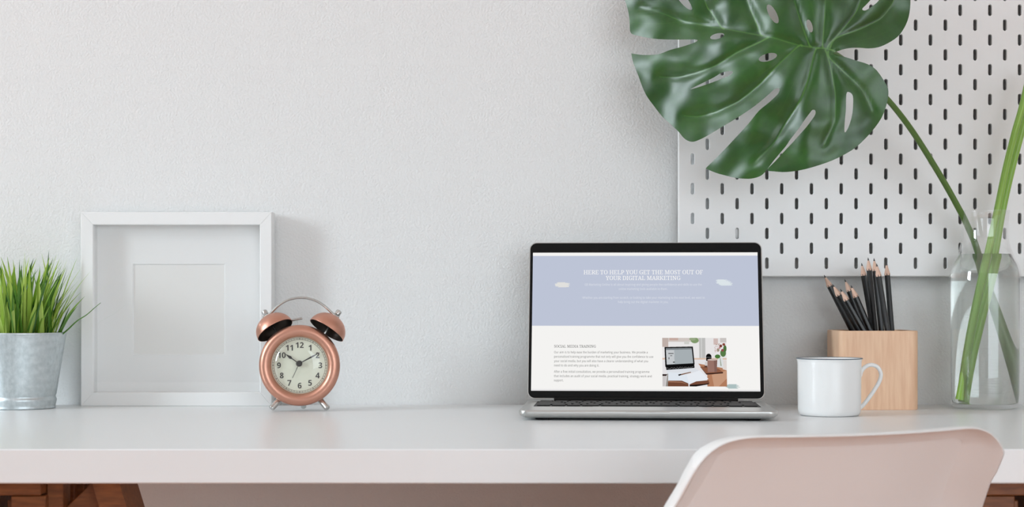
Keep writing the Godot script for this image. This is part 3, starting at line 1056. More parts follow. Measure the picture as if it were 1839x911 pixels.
func page_texture() -> ImageTexture:
	# the web page on the display: white sheet, blue-grey banner, brush strokes and a photo of a desk
	var w := 2048
	var h := 1248
	var im := Image.create(w, h, false, Image.FORMAT_RGB8)
	im.fill(rgb(244, 243, 241))
	var page := func(p: Vector2) -> Vector2: return Vector2((p.x - 956.0) / 408.5 * w, (p.y - 460.0) / 248.0 * h)
	fill_shape(im, box_of(950, 466, 1370, 592.5), rgb(189, 196, 214), page)
	fill_shape(im, box_of(950, 705, 1370, 709), rgb(229, 229, 229), page)
	var r := RandomNumberGenerator.new()
	r.seed = 3
	for s in [[996.0, 1026.5, 514.0, 523.0, rgb(222, 221, 218)], [1288.0, 1318.0, 509.0, 520.0, rgb(217, 226, 231)], [1301.0, 1329.0, 695.5, 703.0, rgb(167, 187, 187)]]:
		var y: float = s[2]
		while y < s[3]:
			var f: float = (y - s[2]) / (s[3] - s[2])
			var inset := 9.0 * pow(absf(f - 0.5) * 2.0, 2.0)
			var shift: float = (f - 0.5) * (9.0 if s[0] == 1288.0 else 3.0)
			fill_shape(im, box_of(s[0] + inset * 0.6 + shift + r.randf() * 4.0, y, s[1] - inset * 0.4 + shift - r.randf() * 8.0, y + 0.7), s[4].lightened(r.randf() * 0.15), page)
			y += 0.5
	var ph := func(p: Vector2) -> Vector2: return page.call(Vector2(1191.0 + (p.x - 56.0) / 5.06, 614.0 + (p.y - 70.0) / 5.06))
	var clip := Image.create(w, h, false, Image.FORMAT_RGB8)
	clip.fill(rgb(231, 229, 229))
	for s in [
		[box_of(56, 70, 390, 105), rgb(206, 197, 192)], [box_of(56, 70, 110, 150), rgb(190, 175, 168)], [box_of(120, 70, 200, 92), rgb(196, 170, 160)],
		[ring_of(350, 92, 36, 26), rgb(128, 152, 108)], [ring_of(330, 80, 30, 14), rgb(150, 165, 130)], [box_of(255, 100, 300, 126), rgb(205, 205, 200)],
		[box_of(390, 70, 445, 250), rgb(188, 188, 186)], [box_of(405, 70, 415, 250), rgb(206, 206, 205)], [box_of(445, 70, 637, 250), rgb(229, 227, 227)],
		[box_of(520, 75, 560, 130), rgb(205, 185, 180)], [box_of(580, 70, 637, 110), rgb(200, 195, 192)],
		[box_of(56, 250, 637, 264), rgb(217, 190, 170)], [box_of(56, 264, 637, 505), rgb(226, 224, 226)],
		[[[380, 300], [637, 345], [637, 505], [460, 505], [460, 400]], rgb(176, 124, 94)], [[[500, 400], [637, 360], [637, 430], [560, 505], [520, 505]], rgb(196, 152, 124)],
		[[[590, 270], [637, 270], [637, 360], [600, 350]], rgb(222, 214, 210)],
		[[[56, 395], [100, 395], [90, 410], [56, 412]], rgb(40, 28, 26)], [[[56, 410], [92, 410], [80, 505], [56, 505]], rgb(200, 196, 196)],
		[[[76, 152], [333, 147], [347, 306], [82, 330]], rgb(18, 18, 19)], [[[88, 162], [322, 158], [335, 297], [95, 310]], rgb(166, 174, 178)],
		[[[88, 162], [322, 158], [323, 172], [89, 178]], rgb(120, 126, 130)], [[[89, 180], [164, 178], [166, 304], [95, 309]], rgb(196, 200, 203)],
		[box_of(110, 207, 158, 213), rgb(40, 40, 42)], [box_of(126, 227, 146, 232), rgb(60, 60, 62)], [box_of(112, 244, 118, 262), rgb(50, 50, 52)], [box_of(152, 283, 168, 292), rgb(60, 60, 60)],
		[[[86, 324], [344, 306], [346, 338], [92, 357]], rgb(14, 14, 15)], [[[92, 357], [346, 338], [400, 372], [100, 392]], rgb(218, 222, 228)],
		[ring_of(475, 238, 25, 27), rgb(14, 14, 14)], [box_of(451, 240, 500, 276), rgb(16, 16, 16)], [box_of(452, 240, 500, 247), rgb(90, 90, 90)],
		[box_of(440, 285, 465, 335), rgb(205, 200, 198)], [[[560, 250], [600, 250], [608, 330], [555, 330]], rgb(218, 221, 222)], [[[575, 250], [580, 250], [590, 320], [580, 320]], rgb(150, 160, 140)],
		[[[395, 328], [420, 326], [560, 345], [603, 376], [450, 388]], rgb(138, 90, 68)], [[[395, 328], [450, 388], [603, 376], [600, 386], [452, 398]], rgb(44, 26, 22)],
		[box_of(435, 318, 462, 334), rgb(90, 56, 44)],
		[[[462, 264], [552, 264], [546, 376], [464, 376]], rgb(150, 114, 104)], [[[520, 264], [552, 264], [546, 376], [525, 376]], rgb(128, 96, 88)], [ring_of(507, 265, 45, 8), rgb(196, 178, 170)],
		[ring_of(555, 236, 25, 18), rgb(74, 118, 58)], [ring_of(605, 205, 26, 34), rgb(88, 122, 72)], [ring_of(622, 165, 15, 30), rgb(78, 112, 62)], [ring_of(560, 180, 12, 14), rgb(150, 140, 120)],
		[ring_of(585, 142, 13, 13), rgb(122, 62, 52)], [ring_of(612, 128, 13, 12), rgb(134, 72, 60)], [ring_of(600, 180, 12, 12), rgb(142, 74, 78)], [ring_of(575, 160, 8, 9), rgb(180, 130, 130)],
		[[[108, 378], [275, 386], [296, 484], [108, 456]], rgb(222, 229, 237)], [[[275, 400], [300, 392], [392, 360], [470, 436], [296, 484]], rgb(230, 234, 240)],
		[[[108, 452], [230, 452], [288, 476], [290, 503], [95, 503]], rgb(112, 72, 54)], [[[300, 484], [360, 458], [470, 448], [478, 474], [360, 503], [300, 503]], rgb(116, 74, 56)],
		[[[108, 456], [230, 462], [288, 486], [230, 470], [108, 466]], rgb(160, 116, 92)], [[[300, 490], [420, 482], [478, 474], [470, 484], [360, 503], [300, 503]], rgb(30, 22, 20)],
		[[[100, 390], [108, 392], [104, 503], [84, 503]], rgb(150, 146, 142)],
		[[[200, 398], [312, 373], [314, 380], [203, 409]], rgb(122, 86, 66)], [[[198, 397], [222, 392], [224, 402], [203, 410]], rgb(26, 22, 22)],
	]:
		fill_shape(clip, s[0], s[1], ph)
	for k in 40:
		fill_shape(clip, ring_of(r.randf_range(528, 575), r.randf_range(120, 200), 3.0, 3.0), [rgb(196, 150, 150), rgb(150, 130, 110), rgb(212, 180, 178)][k % 3], ph)
	for k in 26:
		var f := k / 26.0
		fill_shape(clip, ring_of(lerpf(96, 340, f), lerpf(352, 334, f) - r.randf() * 14.0, 3.0, 1.6), rgb(190, 190, 190), ph)
	var a: Vector2 = ph.call(Vector2(56, 70))
	var b: Vector2 = ph.call(Vector2(637, 505))
	im.blit_rect(clip, Rect2i(int(a.x), int(a.y), int(b.x - a.x), int(b.y - a.y)), Vector2i(int(a.x), int(a.y)))
	return ImageTexture.create_from_image(im)

func laptop() -> void:
	var depth := 0.2075
	var zf := 2.078
	var front := at(1163.5, HORIZON, zf)
	front.y = DESK
	var turn := deg_to_rad(-3.6)
	var axis := Vector3(0, 0, -1).rotated(Vector3.UP, turn)
	var t := thing("laptop", "open silver laptop with a black bezel showing a web page on digital marketing", "laptop", front + axis * depth / 2.0, turn)
	var w := 0.305
	var foot := 0.0022
	var top := 0.0122
	var g := Geo.new()
	g.slab(w, depth, 0.011, [Vector2(0.016, foot), Vector2(0.009, foot + 0.0006), Vector2(0.004, foot + 0.0022), Vector2(0.0012, foot + 0.004), Vector2(0.0, foot + 0.0062), Vector2(0.0002, top - 0.0010), Vector2(0.0009, top - 0.0002), Vector2(0.0014, top)])
	var base := part("base", g, mats.silver, t, "silver metal base")
	g = Geo.new()
	g.slab(0.277, 0.106, 0.003, [Vector2(0, top - 0.001), Vector2(0, top + 0.00015)], Transform3D(Basis(), Vector3(0, 0, -depth / 2.0 + 0.076)), true, 3)
	part("keyboard_well", g, mats.bezel, base, "black keyboard tray")
	var widths := [[15, 1.0], [14, 1.0], [14, 1.0], [13, 1.0], [12, 1.0], [8, 1.0]]
	for row in 6:
		var rh := 0.0165 if row > 0 else 0.009
		var z := -depth / 2.0 + 0.024 + (0.0 if row == 0 else 0.0138 + (row - 1) * 0.0186)
		var cells := []
		match row:
			0: for k in 14: cells.append(1.0)
			1: cells = [1, 1, 1, 1, 1, 1, 1, 1, 1, 1, 1, 1, 1, 1.6]
			2: cells = [1.6, 1, 1, 1, 1, 1, 1, 1, 1, 1, 1, 1, 1, 1]
			3: cells = [1.85, 1, 1, 1, 1, 1, 1, 1, 1, 1, 1, 1, 1.85]
			4: cells = [2.4, 1, 1, 1, 1, 1, 1, 1, 1, 1, 1, 2.4]
			5: cells = [1, 1, 1, 1.25, 5.2, 1.25, 1, 1, 1, 1]
		var total := 0.0
		for c in cells:
			total += c
		var x := -0.136
		for c in cells:
			var kw: float = 0.272 * c / total
			g = Geo.new()
			g.box(Vector3(kw - 0.0028, 0.0012, rh - 0.001), Transform3D(Basis(), Vector3(x + kw / 2.0, top + 0.0008, z)), 0.0003)
			var key := part("key", g, mats.key, base)
			x += kw
	g = Geo.new()
	g.slab(0.1345, 0.072, 0.003, [Vector2(0, top - 0.0006), Vector2(0, top + 0.0001), Vector2(0.0003, top + 0.00025)], Transform3D(Basis(), Vector3(0, 0, depth / 2.0 - 0.041)), true, 3)
	part("trackpad", g, mats.silver, base)
	g = Geo.new()
	g.box(Vector3(0.052, 0.0032, 0.0012), Transform3D(Basis(), Vector3(0.0, top - 0.0026, depth / 2.0 - 0.0004)), 0.0005)
	part("finger_notch", g, mats.silver, base)
	for sx in [-1.0, 1.0]:
		for sz in [-1.0, 1.0]:
			g = Geo.new()
			g.lathe([Vector2(0.0001, 0.0), Vector2(0.007, 0.0), Vector2(0.009, 0.0012), Vector2(0.009, foot + 0.0008), Vector2(0.0001, foot + 0.0008)], 20, Transform3D(Basis(), Vector3(sx * 0.125, 0, sz * (depth / 2.0 - 0.024))))
			part("rubber_foot", g, mats.rubber, t)
	# the lid: its own axes stand on the hinge, y up along the lid, z out of the display
	var hinge := Vector3(0, top + 0.0025, -depth / 2.0 + 0.007)
	g = Geo.new()
	var rod := PackedVector3Array([Vector3(-0.118, 0, 0) + hinge, Vector3(0.118, 0, 0) + hinge])
	g.tube(rod, 0.0026, 12)
	part("hinge", g, mats.black_metal, t)
	var lid_turn := Basis(Vector3.RIGHT, deg_to_rad(-15.5))
	var lh := 0.2115
	# slab lies in x-z: stand it up so that its y becomes the lid's z
	var stand := Transform3D(Basis(Vector3.RIGHT, Vector3.BACK, Vector3.DOWN), Vector3(0, lh / 2.0, 0))
	g = Geo.new()
	g.slab(w, lh, 0.0095, [Vector2(0.0022, -0.0046), Vector2(0.0006, -0.0038), Vector2(0.0, -0.0026), Vector2(0.0, -0.0004), Vector2(0.0004, 0.0)], stand)
	var lid := part("lid", g, mats.silver, t, "silver lid standing open")
	lid.transform = Transform3D(lid_turn, hinge)
	g = Geo.new()
	g.slab(w - 0.0022, lh - 0.0022, 0.0088, [Vector2(0, -0.0006), Vector2(0, 0.0003), Vector2(0.0002, 0.00045)], stand)
	part("screen_bezel", g, mats.bezel, lid, "black screen border")
	var sx := 0.304 / 421.5
	var sy := lh / 281.0
	var to_lid := func(px: float, py: float, z: float) -> Vector3: return Vector3((px - 1161.0) * sx, (722.0 - py) * sy, z)
	var a: Vector3 = to_lid.call(956.0, 460.0, 0.0006)
	var b: Vector3 = to_lid.call(1364.5, 708.0, 0.0006)
	g = Geo.new()
	g.grid([PackedVector3Array([Vector3(a.x, a.y, a.z), Vector3(b.x, a.y, a.z)]), PackedVector3Array([Vector3(a.x, b.y, a.z), Vector3(b.x, b.y, a.z)])], false, false)
	var m := plain(Color.BLACK, 1.0, 0.0, 0.0)
	m.emission_enabled = true
	m.emission = Color.BLACK
	m.emission_texture = page_texture()
	m.emission_energy_multiplier = 1.0
	m.texture_repeat = false
	part("display", g, m, lid, "lit display with a blue-grey banner and a small desk photograph")
	var white := glow(rgb(250, 249, 247))
	var pale := glow(rgb(219, 223, 232))
	var dark := glow(rgb(30, 30, 30))
	var grey := glow(rgb(112, 111, 110))
	var zt := 0.00072
	for s in [
		["HERE TO HELP YOU GET THE MOST OUT OF", serif, white, 1157.0, 495.8, 216.0, 7.6, true],
		["YOUR DIGITAL MARKETING", serif, white, 1157.0, 506.3, 135.5, 7.6, true],
		["GB Marketing Online is all about inspiring and giving people the confidence and skills to use the", sans, pale, 1157.0, 518.8, 212.0, 5.6, true],
		["online marketing tools available to them.", sans, pale, 1157.0, 526.6, 88.5, 5.6, true],
		["Whether you are starting from scratch, or looking to take your marketing to the next level, we want to", sans, pale, 1157.5, 542.4, 221.0, 5.6, true],
		["help bring out the digital marketer in you.", sans, pale, 1157.0, 550.2, 91.0, 5.6, true],
		["SOCIAL MEDIA TRAINING", serif, dark, 996.8, 629.2, 75.0, 4.9, false],
		["Our aim is to help ease the burden of marketing your business. We provide a", sans, grey, 996.8, 640.2, 168.0, 5.6, false],
		["personalised training programme that not only will give you the confidence to use", sans, grey, 996.8, 648.0, 178.0, 5.6, false],
		["your social media, but you will also have a clearer understanding of what you", sans, grey, 996.8, 655.8, 168.5, 5.6, false],
		["need to do and why you are doing it.", sans, grey, 996.8, 663.6, 81.0, 5.6, false],
		["After a free initial consultation, we provide a personalised training programme", sans, grey, 996.8, 674.6, 171.0, 5.6, false],
		["that includes an audit of your social media, practical training, strategy work and", sans, grey, 996.8, 682.4, 175.0, 5.6, false],
		["support.", sans, grey, 996.8, 690.2, 17.0, 5.0, false],
	]:
		lettering("display_text", s[0], s[1], s[2], lid, to_lid.call(s[3], s[4], zt), s[5] * sx, s[6] * sy, s[7])

# ------------------------------------------------------------------ picture frame
func picture_frame() -> void:
	var z := 2.374
	var k := z / FOCAL
	var base := at(316.5, HORIZON, z)
	base.y = DESK
	var t := thing("picture_frame", "empty white box picture frame with a wide mat, standing against the wall", "picture frame", base)
	var q := func(px: float, py: float) -> Vector2: return Vector2((px - 316.5) * k, EYE - (py - HORIZON) * k - DESK)
	var o0: Vector2 = q.call(145.0, 0.0)
	o0.y = 0.0
	var o1: Vector2 = q.call(488.0, 381.0)
	var i0: Vector2 = q.call(167.5, 705.0)
	var i1: Vector2 = q.call(466.5, 404.0)
	var back := -0.031
	var gap := 0.00012
	var rails := [
		[Vector2(o0.x, o0.y), Vector2(o1.x, o0.y), Vector2(i1.x, i0.y), Vector2(i0.x, i0.y), Vector2(0, 1)],
		[Vector2(o0.x, o1.y), Vector2(o1.x, o1.y), Vector2(i1.x, i1.y), Vector2(i0.x, i1.y), Vector2(0, -1)],
		[Vector2(o0.x, o0.y), Vector2(o0.x, o1.y), Vector2(i0.x, i1.y), Vector2(i0.x, i0.y), Vector2(1, 0)],
		[Vector2(o1.x, o0.y), Vector2(o1.x, o1.y), Vector2(i1.x, i1.y), Vector2(i1.x, i0.y), Vector2(-1, 0)],
	]
	for r in rails:
		# chamfered front: the face is inset by a millimetre all round, the mitred ends a hair
		var along: Vector2 = (r[1] - r[0]).normalized()
		var inn: Vector2 = r[4]
		var a: Vector2 = r[0] + along * gap
		var b: Vector2 = r[1] - along * gap
		var c: Vector2 = r[2] - along * gap
		var d: Vector2 = r[3] + along * gap
		var e := 0.0009
		var fa: Vector2 = a + inn * e + along * e
		var fb: Vector2 = b + inn * e - along * e
		var fc: Vector2 = c - inn * e + along * e
		var fd: Vector2 = d - inn * e - along * e
		var v3 := func(p: Vector2, zz: float) -> Vector3: return Vector3(p.x, p.y, zz)
		var g := Geo.new()
		g.face([v3.call(fa, 0), v3.call(fb, 0), v3.call(fc, 0), v3.call(fd, 0)], Vector3.BACK)
		var i3 := Vector3(inn.x, inn.y, 0)
		var a3 := Vector3(along.x, along.y, 0)
		var fs := [[fa, fb, a, b, -i3], [fd, fc, d, c, i3]]
		for s in fs:
			g.face([v3.call(s[0], 0), v3.call(s[1], 0), v3.call(s[3], -e), v3.call(s[2], -e)], s[4] + Vector3.BACK)
			g.face([v3.call(s[2], -e), v3.call(s[3], -e), v3.call(s[3], back), v3.call(s[2], back)], s[4])
		g.face([v3.call(fa, 0), v3.call(fd, 0), v3.call(d, -e), v3.call(a, -e)], Vector3.BACK - a3)
		g.face([v3.call(fb, 0), v3.call(fc, 0), v3.call(c, -e), v3.call(b, -e)], Vector3.BACK + a3)
		g.face([v3.call(a, -e), v3.call(d, -e), v3.call(d, back), v3.call(a, back)], -a3)
		g.face([v3.call(b, -e), v3.call(c, -e), v3.call(c, back), v3.call(b, back)], a3)
		g.face([v3.call(a, back), v3.call(b, back), v3.call(c, back), v3.call(d, back)], Vector3.FORWARD)
		part("frame_rail", g, mats.white_paint, t)
	# mat with a bevelled window, set back in the box
	var zm := -0.023
	var kk := (z - zm) / FOCAL
	var mq := func(px: float, py: float) -> Vector2: return Vector2((px - CX) * kk - base.x, EYE - (py - HORIZON) * kk - DESK)
	var m0: Vector2 = mq.call(238.0, 638.0)
	var m1: Vector2 = mq.call(404.5, 474.0)
	var g := Geo.new()
	var oc := [Vector3(i0.x, i0.y, zm), Vector3(i1.x, i0.y, zm), Vector3(i1.x, i1.y, zm), Vector3(i0.x, i1.y, zm)]
	var ic := [Vector3(m0.x, m0.y, zm), Vector3(m1.x, m0.y, zm), Vector3(m1.x, m1.y, zm), Vector3(m0.x, m1.y, zm)]
	var be := 0.0016
	var bc := [Vector3(m0.x + be, m0.y + be, zm - be), Vector3(m1.x - be, m0.y + be, zm - be), Vector3(m1.x - be, m1.y - be, zm - be), Vector3(m0.x + be, m1.y - be, zm - be)]
	for j in 4:
		var n := (j + 1) % 4
		g.face([oc[j], oc[n], ic[n], ic[j]], Vector3.BACK)
		g.face([ic[j], ic[n], bc[n], bc[j]], Vector3.BACK)
	part("mat", g, plain(Color(0.955, 0.955, 0.95), 0.8), t, "white cardboard mat with a square window")
	g = Geo.new()
	g.box(Vector3(i1.x - i0.x, i1.y - i0.y, 0.003), Transform3D(Basis(), Vector3((i0.x + i1.x) / 2.0, (i0.y + i1.y) / 2.0, zm - be - 0.0016)))
	part("backing", g, plain(Color(0.94, 0.935, 0.922), 0.8), t, "blank off-white paper")
	g = Geo.new()
	g.box(Vector3(i1.x - i0.x - 0.0002, i1.y - i0.y - 0.0002, 0.0015), Transform3D(Basis(), Vector3((i0.x + i1.x) / 2.0, (i0.y + i1.y) / 2.0, -0.0045)))
	part("glass", g, mats.glass, t, "clear glass pane")

# ------------------------------------------------------------------ potted grass
func potted_grass() -> void:
	var z := 2.33
	var k := z / FOCAL
	var base := at(38.0, HORIZON, z)
	base.y = DESK
	var t := thing("potted_grass", "bushy green grass plant in a galvanized metal bucket", "plant", base)
	var y_of := func(py: float) -> float: return EYE - (py - HORIZON) * k - DESK
	var prof := [Vector2(0.0001, 0.002), Vector2(0.040, 0.002), Vector2(0.0425, 0.0), Vector2(0.0442, 0.0004)]
	for q in [[731, 60.6], [729, 60.0], [727, 60.2], [722, 61.2], [719, 62.0], [716.5, 62.2], [714.5, 61.2], [712.5, 60.2], [710, 60.4], [708, 61.6], [690, 64.5], [650, 70.8], [610, 77.0], [601.5, 78.4], [600.5, 79.4], [599, 80.0], [597.5, 79.6], [597, 78.8]]:
		prof.append(Vector2(q[1] * k, y_of.call(q[0])))
	var top: float = y_of.call(597.0)
	prof.append(Vector2(77.6 * k, top - 0.0006))
	prof.append(Vector2(76.0 * k, top - 0.006))
	prof.append(Vector2(73.0 * k, top - 0.016))
	var g := Geo.new()
	g.lathe(prof, 72)
	part("bucket", g, mats.zinc, t, "dull galvanized metal bucket with a rolled rim")
	g = Geo.new()
	g.lathe([Vector2(73.5 * k, top - 0.0150), Vector2(0.03, top - 0.011), Vector2(0.0001, top - 0.010)], 40)
	part("soil", g, mats.soil, t)
	var blade := func(p0: Vector3, lean: Vector3, length: float, width: float, bend: float, tone: int, twist: float) -> void:
		var gb := Geo.new()
		var rows := []
		var n := 9
		var side := lean.cross(Vector3.UP).normalized() if lean.length() > 0.01 else Vector3.RIGHT
		side = side.rotated(Vector3.UP, twist)
		var q := p0
		var dir := (Vector3.UP + lean * 0.45).normalized()
		for j in n + 1:
			var f := float(j) / n
			var w := width * (0.72 + 0.5 * f - 0.22 * f * f) * (1.0 - pow(f, 2.6)) + 0.00015
			var nrm := side.cross(dir).normalized()
			rows.append(PackedVector3Array([q - side * w / 2.0, q + nrm * w * 0.16, q + side * w / 2.0]))
			dir = (dir + lean.normalized() * bend / n + Vector3.DOWN * bend * f * 0.35 / n).normalized()
			q += dir * length / n
		gb.grid(rows, false, false)
		part("grass_blade", gb, mats["grass%d" % tone], t)
	for j in 210:
		var a := rng.randf() * TAU
		var r := 0.047 * sqrt(rng.randf())
		var p := Vector3(cos(a) * r, top - 0.012, sin(a) * r)
		var out := Vector3(cos(a), 0, sin(a))
		var lean := out * (r / 0.047) * rng.randf_range(0.1, 0.85) + Vector3(rng.randf_range(-0.3, 0.3), 0, rng.randf_range(-0.3, 0.3))
		if lean.z < 0.0:
			lean.z *= 0.5
		var tone := clampi(int(pow(rng.randf(), 0.75) * 5.0), 0, 4)
		var length := rng.randf_range(0.07, 0.122)
		var width := rng.randf_range(0.0045, 0.0085)
		if r > 0.036 and rng.randf() < 0.4:
			length *= 0.7
		if rng.randf() < 0.15:
			width = 0.0022
			length *= 1.05
		blade.call(p, lean, length, width, rng.randf_range(0.05, 0.6), tone, rng.randf_range(-0.8, 0.8))
	# one thin blade that hangs out over the rim
	var g2 := Geo.new()
	var path := smooth_path([at(108, 604, 2.325) - base, at(122, 592, 2.315) - base, at(138, 577, 2.305) - base, at(155, 566, 2.30) - base, at(170, 553, 2.297) - base, at(181, 544, 2.295) - base], 4)
	var radii := []
	for j in path.size():
		radii.append(lerpf(0.0013, 0.0003, float(j) / path.size()))
	g2.tube(path, radii, 6)
	part("grass_blade", g2, mats.grass1, t)

# ------------------------------------------------------------------ alarm clock
func alarm_clock() -> void:
	var z := 2.262                              # depth of the dial
	var k := z / FOCAL
	var base := at(538.0, HORIZON, z)
	base.y = DESK
	var t := thing("alarm_clock", "copper twin-bell alarm clock with a cream dial, in front of the frame", "clock", base)
	var c := Vector3(0, EYE - (656.5 - HORIZON) * k - DESK, 0)
	var q := func(px: float, py: float, zz: float) -> Vector3: return Vector3((px - 538.0) * k, EYE - (py - HORIZON) * k - DESK, zz)
	# lathe axis along z: y of the profile becomes z
	var face_on := Transform3D(Basis(Vector3.RIGHT, Vector3.BACK, Vector3.DOWN), c)
	var g := Geo.new()
	var prof := [Vector2(68.5 * k, -0.010)]
	for j in 15:
		var a := lerpf(-0.45, PI + 0.15, j / 14.0)
		prof.append(Vector2((62.0 + 10.8 * cos(a)) * k, 0.0005 + 11.5 * k * sin(a)))
	prof.append(Vector2(51.0 * k, -0.0004))
	prof.append(Vector2(50.6 * k, -0.003))
	g.lathe(prof, 96, face_on)
	part("bezel", g, mats.copper, t, "rounded copper front ring")
	g = Geo.new()
	var bp := [Vector2(0.0001, -0.047), Vector2(30.0 * k, -0.046), Vector2(52.0 * k, -0.040), Vector2(64.0 * k, -0.030), Vector2(69.0 * k, -0.020), Vector2(70.3 * k, -0.013), Vector2(70.5 * k, -0.009), Vector2(69.8 * k, -0.005), Vector2(66.0 * k, -0.004)]
	g.lathe(bp, 72, face_on)
	part("body", g, mats.chrome, t, "silver rear casing")
	g = Geo.new()
	g.lathe([Vector2(51.2 * k, -0.0012), Vector2(0.0001, -0.0012)], 64, face_on)
	var dial := part("dial", g, mats.dial, t, "cream dial with dark numerals")
	# minute track
	g = Geo.new()
	for r in [[46.1, 46.6], [49.0, 49.5]]:
		g.lathe([Vector2(r[1] * k, -0.0010), Vector2(r[0] * k, -0.0010)], 96, face_on)
	for j in 60:
		var a := TAU * j / 60.0
		var thick: float = (0.9 if j % 5 == 0 else 0.35) * k
		var d := Vector3(sin(a), cos(a), 0)
		g.box(Vector3(thick, 2.9 * k, 0.0001), Transform3D(Basis(Vector3.BACK, -a), c + d * 47.8 * k + Vector3(0, 0, -0.00098)))
	part("minute_track", g, mats.ink, dial)
	for j in range(1, 13):
		var a := TAU * j / 12.0
		var r := 37.2 * k
		var o := lettering("numeral", str(j), bold, mats.ink, dial, c + Vector3(sin(a) * r, cos(a) * r * 0.98, -0.00098), 0.0, 10.2 * k, true)
	# hands
	var hand := func(called: String, tip: Vector2, pts: Array, zz: float) -> void:
		var d := tip.normalized()
		var n := Vector2(d.y, -d.x)
		var l := tip.length()
		var poly := PackedVector2Array()
		for p in pts:
			poly.append((d * p[0] * l + n * p[1]) * k)
		for j in range(pts.size() - 1, -1, -1):
			poly.append((d * pts[j][0] * l - n * pts[j][1]) * k)
		var gh := Geo.new()
		gh.prism(poly, zz, zz + 0.0003, Transform3D(Basis(), c + Vector3(-0.6 * k, 3.2 * k, 0)))
		part(called, gh, mats.ink, t)
	hand.call("hour_hand", Vector2(-24.0, 16.8), [[-0.02, 0.8], [0.52, 0.8], [0.66, 2.6], [0.8, 1.6], [1.0, 0.25]], 0.0010)
	hand.call("minute_hand", Vector2(37.5, 20.0), [[-0.1, 0.7], [0.12, 0.6], [0.62, 1.5], [1.0, 0.2]], 0.0016)
	hand.call("alarm_hand", Vector2(-12.0, -26.0), [[-0.1, 0.5], [1.0, 0.45]], 0.0005)
	g = Geo.new()
	g.lathe([Vector2(5.4 * k, -0.001), Vector2(5.4 * k, 0.0022), Vector2(4.6 * k, 0.0029), Vector2(0.0001, 0.003)], 24, Transform3D(face_on.basis, c + Vector3(-0.6 * k, 3.2 * k, 0)))
	part("hand_hub", g, mats.ink, t)
	# domed glass
	g = Geo.new()
	var dome := []
	for j in 21:
		var f := 1.0 - j / 20.0
		dome.append(Vector2(maxf(50.8 * f * k, 0.0001), 0.0012 + 0.0085 * (1.0 - pow(f, 5.0))))
	g.lathe(dome, 64, face_on)
	part("glass", g, mats.glass, t, "domed clear glass")
	# bells
	var zb := -0.014
	for s in [-1.0, 1.0]:
		var rim: Vector3 = q.call(538.0 + s * 46.8, 593.3, zb)
		var up := Vector3(s * 0.53, 0.84, -0.30).normalized()
		var xf := turned(up, rim)
		var R := 35.0 * k
		var bell := []
		for j in 13:
			var a := lerpf(0.0, PI / 2.0, j / 12.0)
			bell.append(Vector2(maxf(R * cos(a), 0.0001), R * 0.86 * sin(a)))
		bell.push_front(Vector2(R * 1.01, -0.0006))
		bell.push_front(Vector2(R * 0.985, -0.0008))
		var hollow := []
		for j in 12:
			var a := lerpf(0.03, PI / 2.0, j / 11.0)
			hollow.push_front(Vector2(maxf(R * 0.965 * cos(a), 0.0001), R * 0.82 * sin(a)))
		hollow.append(Vector2(R * 0.985, -0.0008))
		g = Geo.new()
		g.lathe(bell, 56, xf)
		var b := part("bell", g, mats.copper, t, "copper bell")
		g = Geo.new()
		g.lathe(hollow, 56, xf)  # inner face of the bell, coloured dark to stand for its shade
		part("shaded_bell_inside", g, mats.bell_shade, b, "inside of the bell, its shade put into a dark colour")
		var apex := rim + up * R * 0.86
		g = Geo.new()
		var nut := turned(up, apex)
		g.lathe([Vector2(0.0001, 0), Vector2(6.4 * k, 0), Vector2(6.4 * k, 1.2 * k), Vector2(3.0 * k, 1.6 * k), Vector2(3.0 * k, 3.2 * k), Vector2(5.0 * k, 3.6 * k), Vector2(5.4 * k, 4.6 * k), Vector2(5.4 * k, 11.0 * k), Vector2(4.6 * k, 12.4 * k), Vector2(0.0001, 12.6 * k)], 12, nut)
		part("nut", g, mats.chrome, b, "silver knob on the bell")
		g = Geo.new()
		var foot := rim - up * 15.0 * k + Vector3(0, 0, -0.002)
		g.tube(PackedVector3Array([apex - up * 0.004, foot]), 2.0 * k, 12)
		part("post", g, mats.chrome, b)
	# carrying handle: a flat band from knob to knob
	var hp := []
	for p in [[469, 571], [476, 567.5], [483.5, 562.5], [496, 550], [512, 540], [527, 535.8], [538, 535], [550, 536], [566, 541], [581, 550.5], [594, 562.5], [600, 567.5], [607, 570.5]]:
		hp.append(q.call(p[0], p[1], zb - 0.002))
	g = Geo.new()
	g.tube(smooth_path(hp, 5), 3.4 * k, 10, true, 0.7, Vector3.UP)
	part("handle", g, mats.chrome, t, "arched silver carrying handle")
	# hammer
	g = Geo.new()
	g.tube(PackedVector3Array([q.call(521.5, 575.6, zb), q.call(523, 575.4, zb), q.call(539.5, 572.2, zb), q.call(540.8, 572.0, zb)]), [1.7 * k, 2.3 * k, 2.3 * k, 1.7 * k], 12)
	var hammer := part("hammer", g, mats.chrome, t)
	g = Geo.new()
	g.tube(PackedVector3Array([q.call(531.5, 574, zb), q.call(533, 590, zb)]), 0.45 * k, 8)
	part("hammer_wire", g, mats.chrome, hammer)
	# feet: two in front and one rest behind
	for s in [[-1.0, 501.5, 718.0, 487.5, 735.0], [1.0, 573.5, 717.5, 588.5, 735.5]]:
		var a: Vector3 = q.call(s[1], s[2], -0.006)
		var b: Vector3 = q.call(s[3], s[4], 0.002)
		b.y = 0.0038
		g = Geo.new()
		var d := (b - a).normalized()
		g.tube(PackedVector3Array([a, b - d * 0.001, b]), [5.6 * k, 5.6 * k, 4.8 * k], 20)
		part("foot", g, mats.chrome, t)
	g = Geo.new()
	g.tube(PackedVector3Array([Vector3(0, 0.014, -0.030), Vector3(0, 0.0035, -0.044)]), 0.0036, 14)
	part("foot", g, mats.chrome, t)

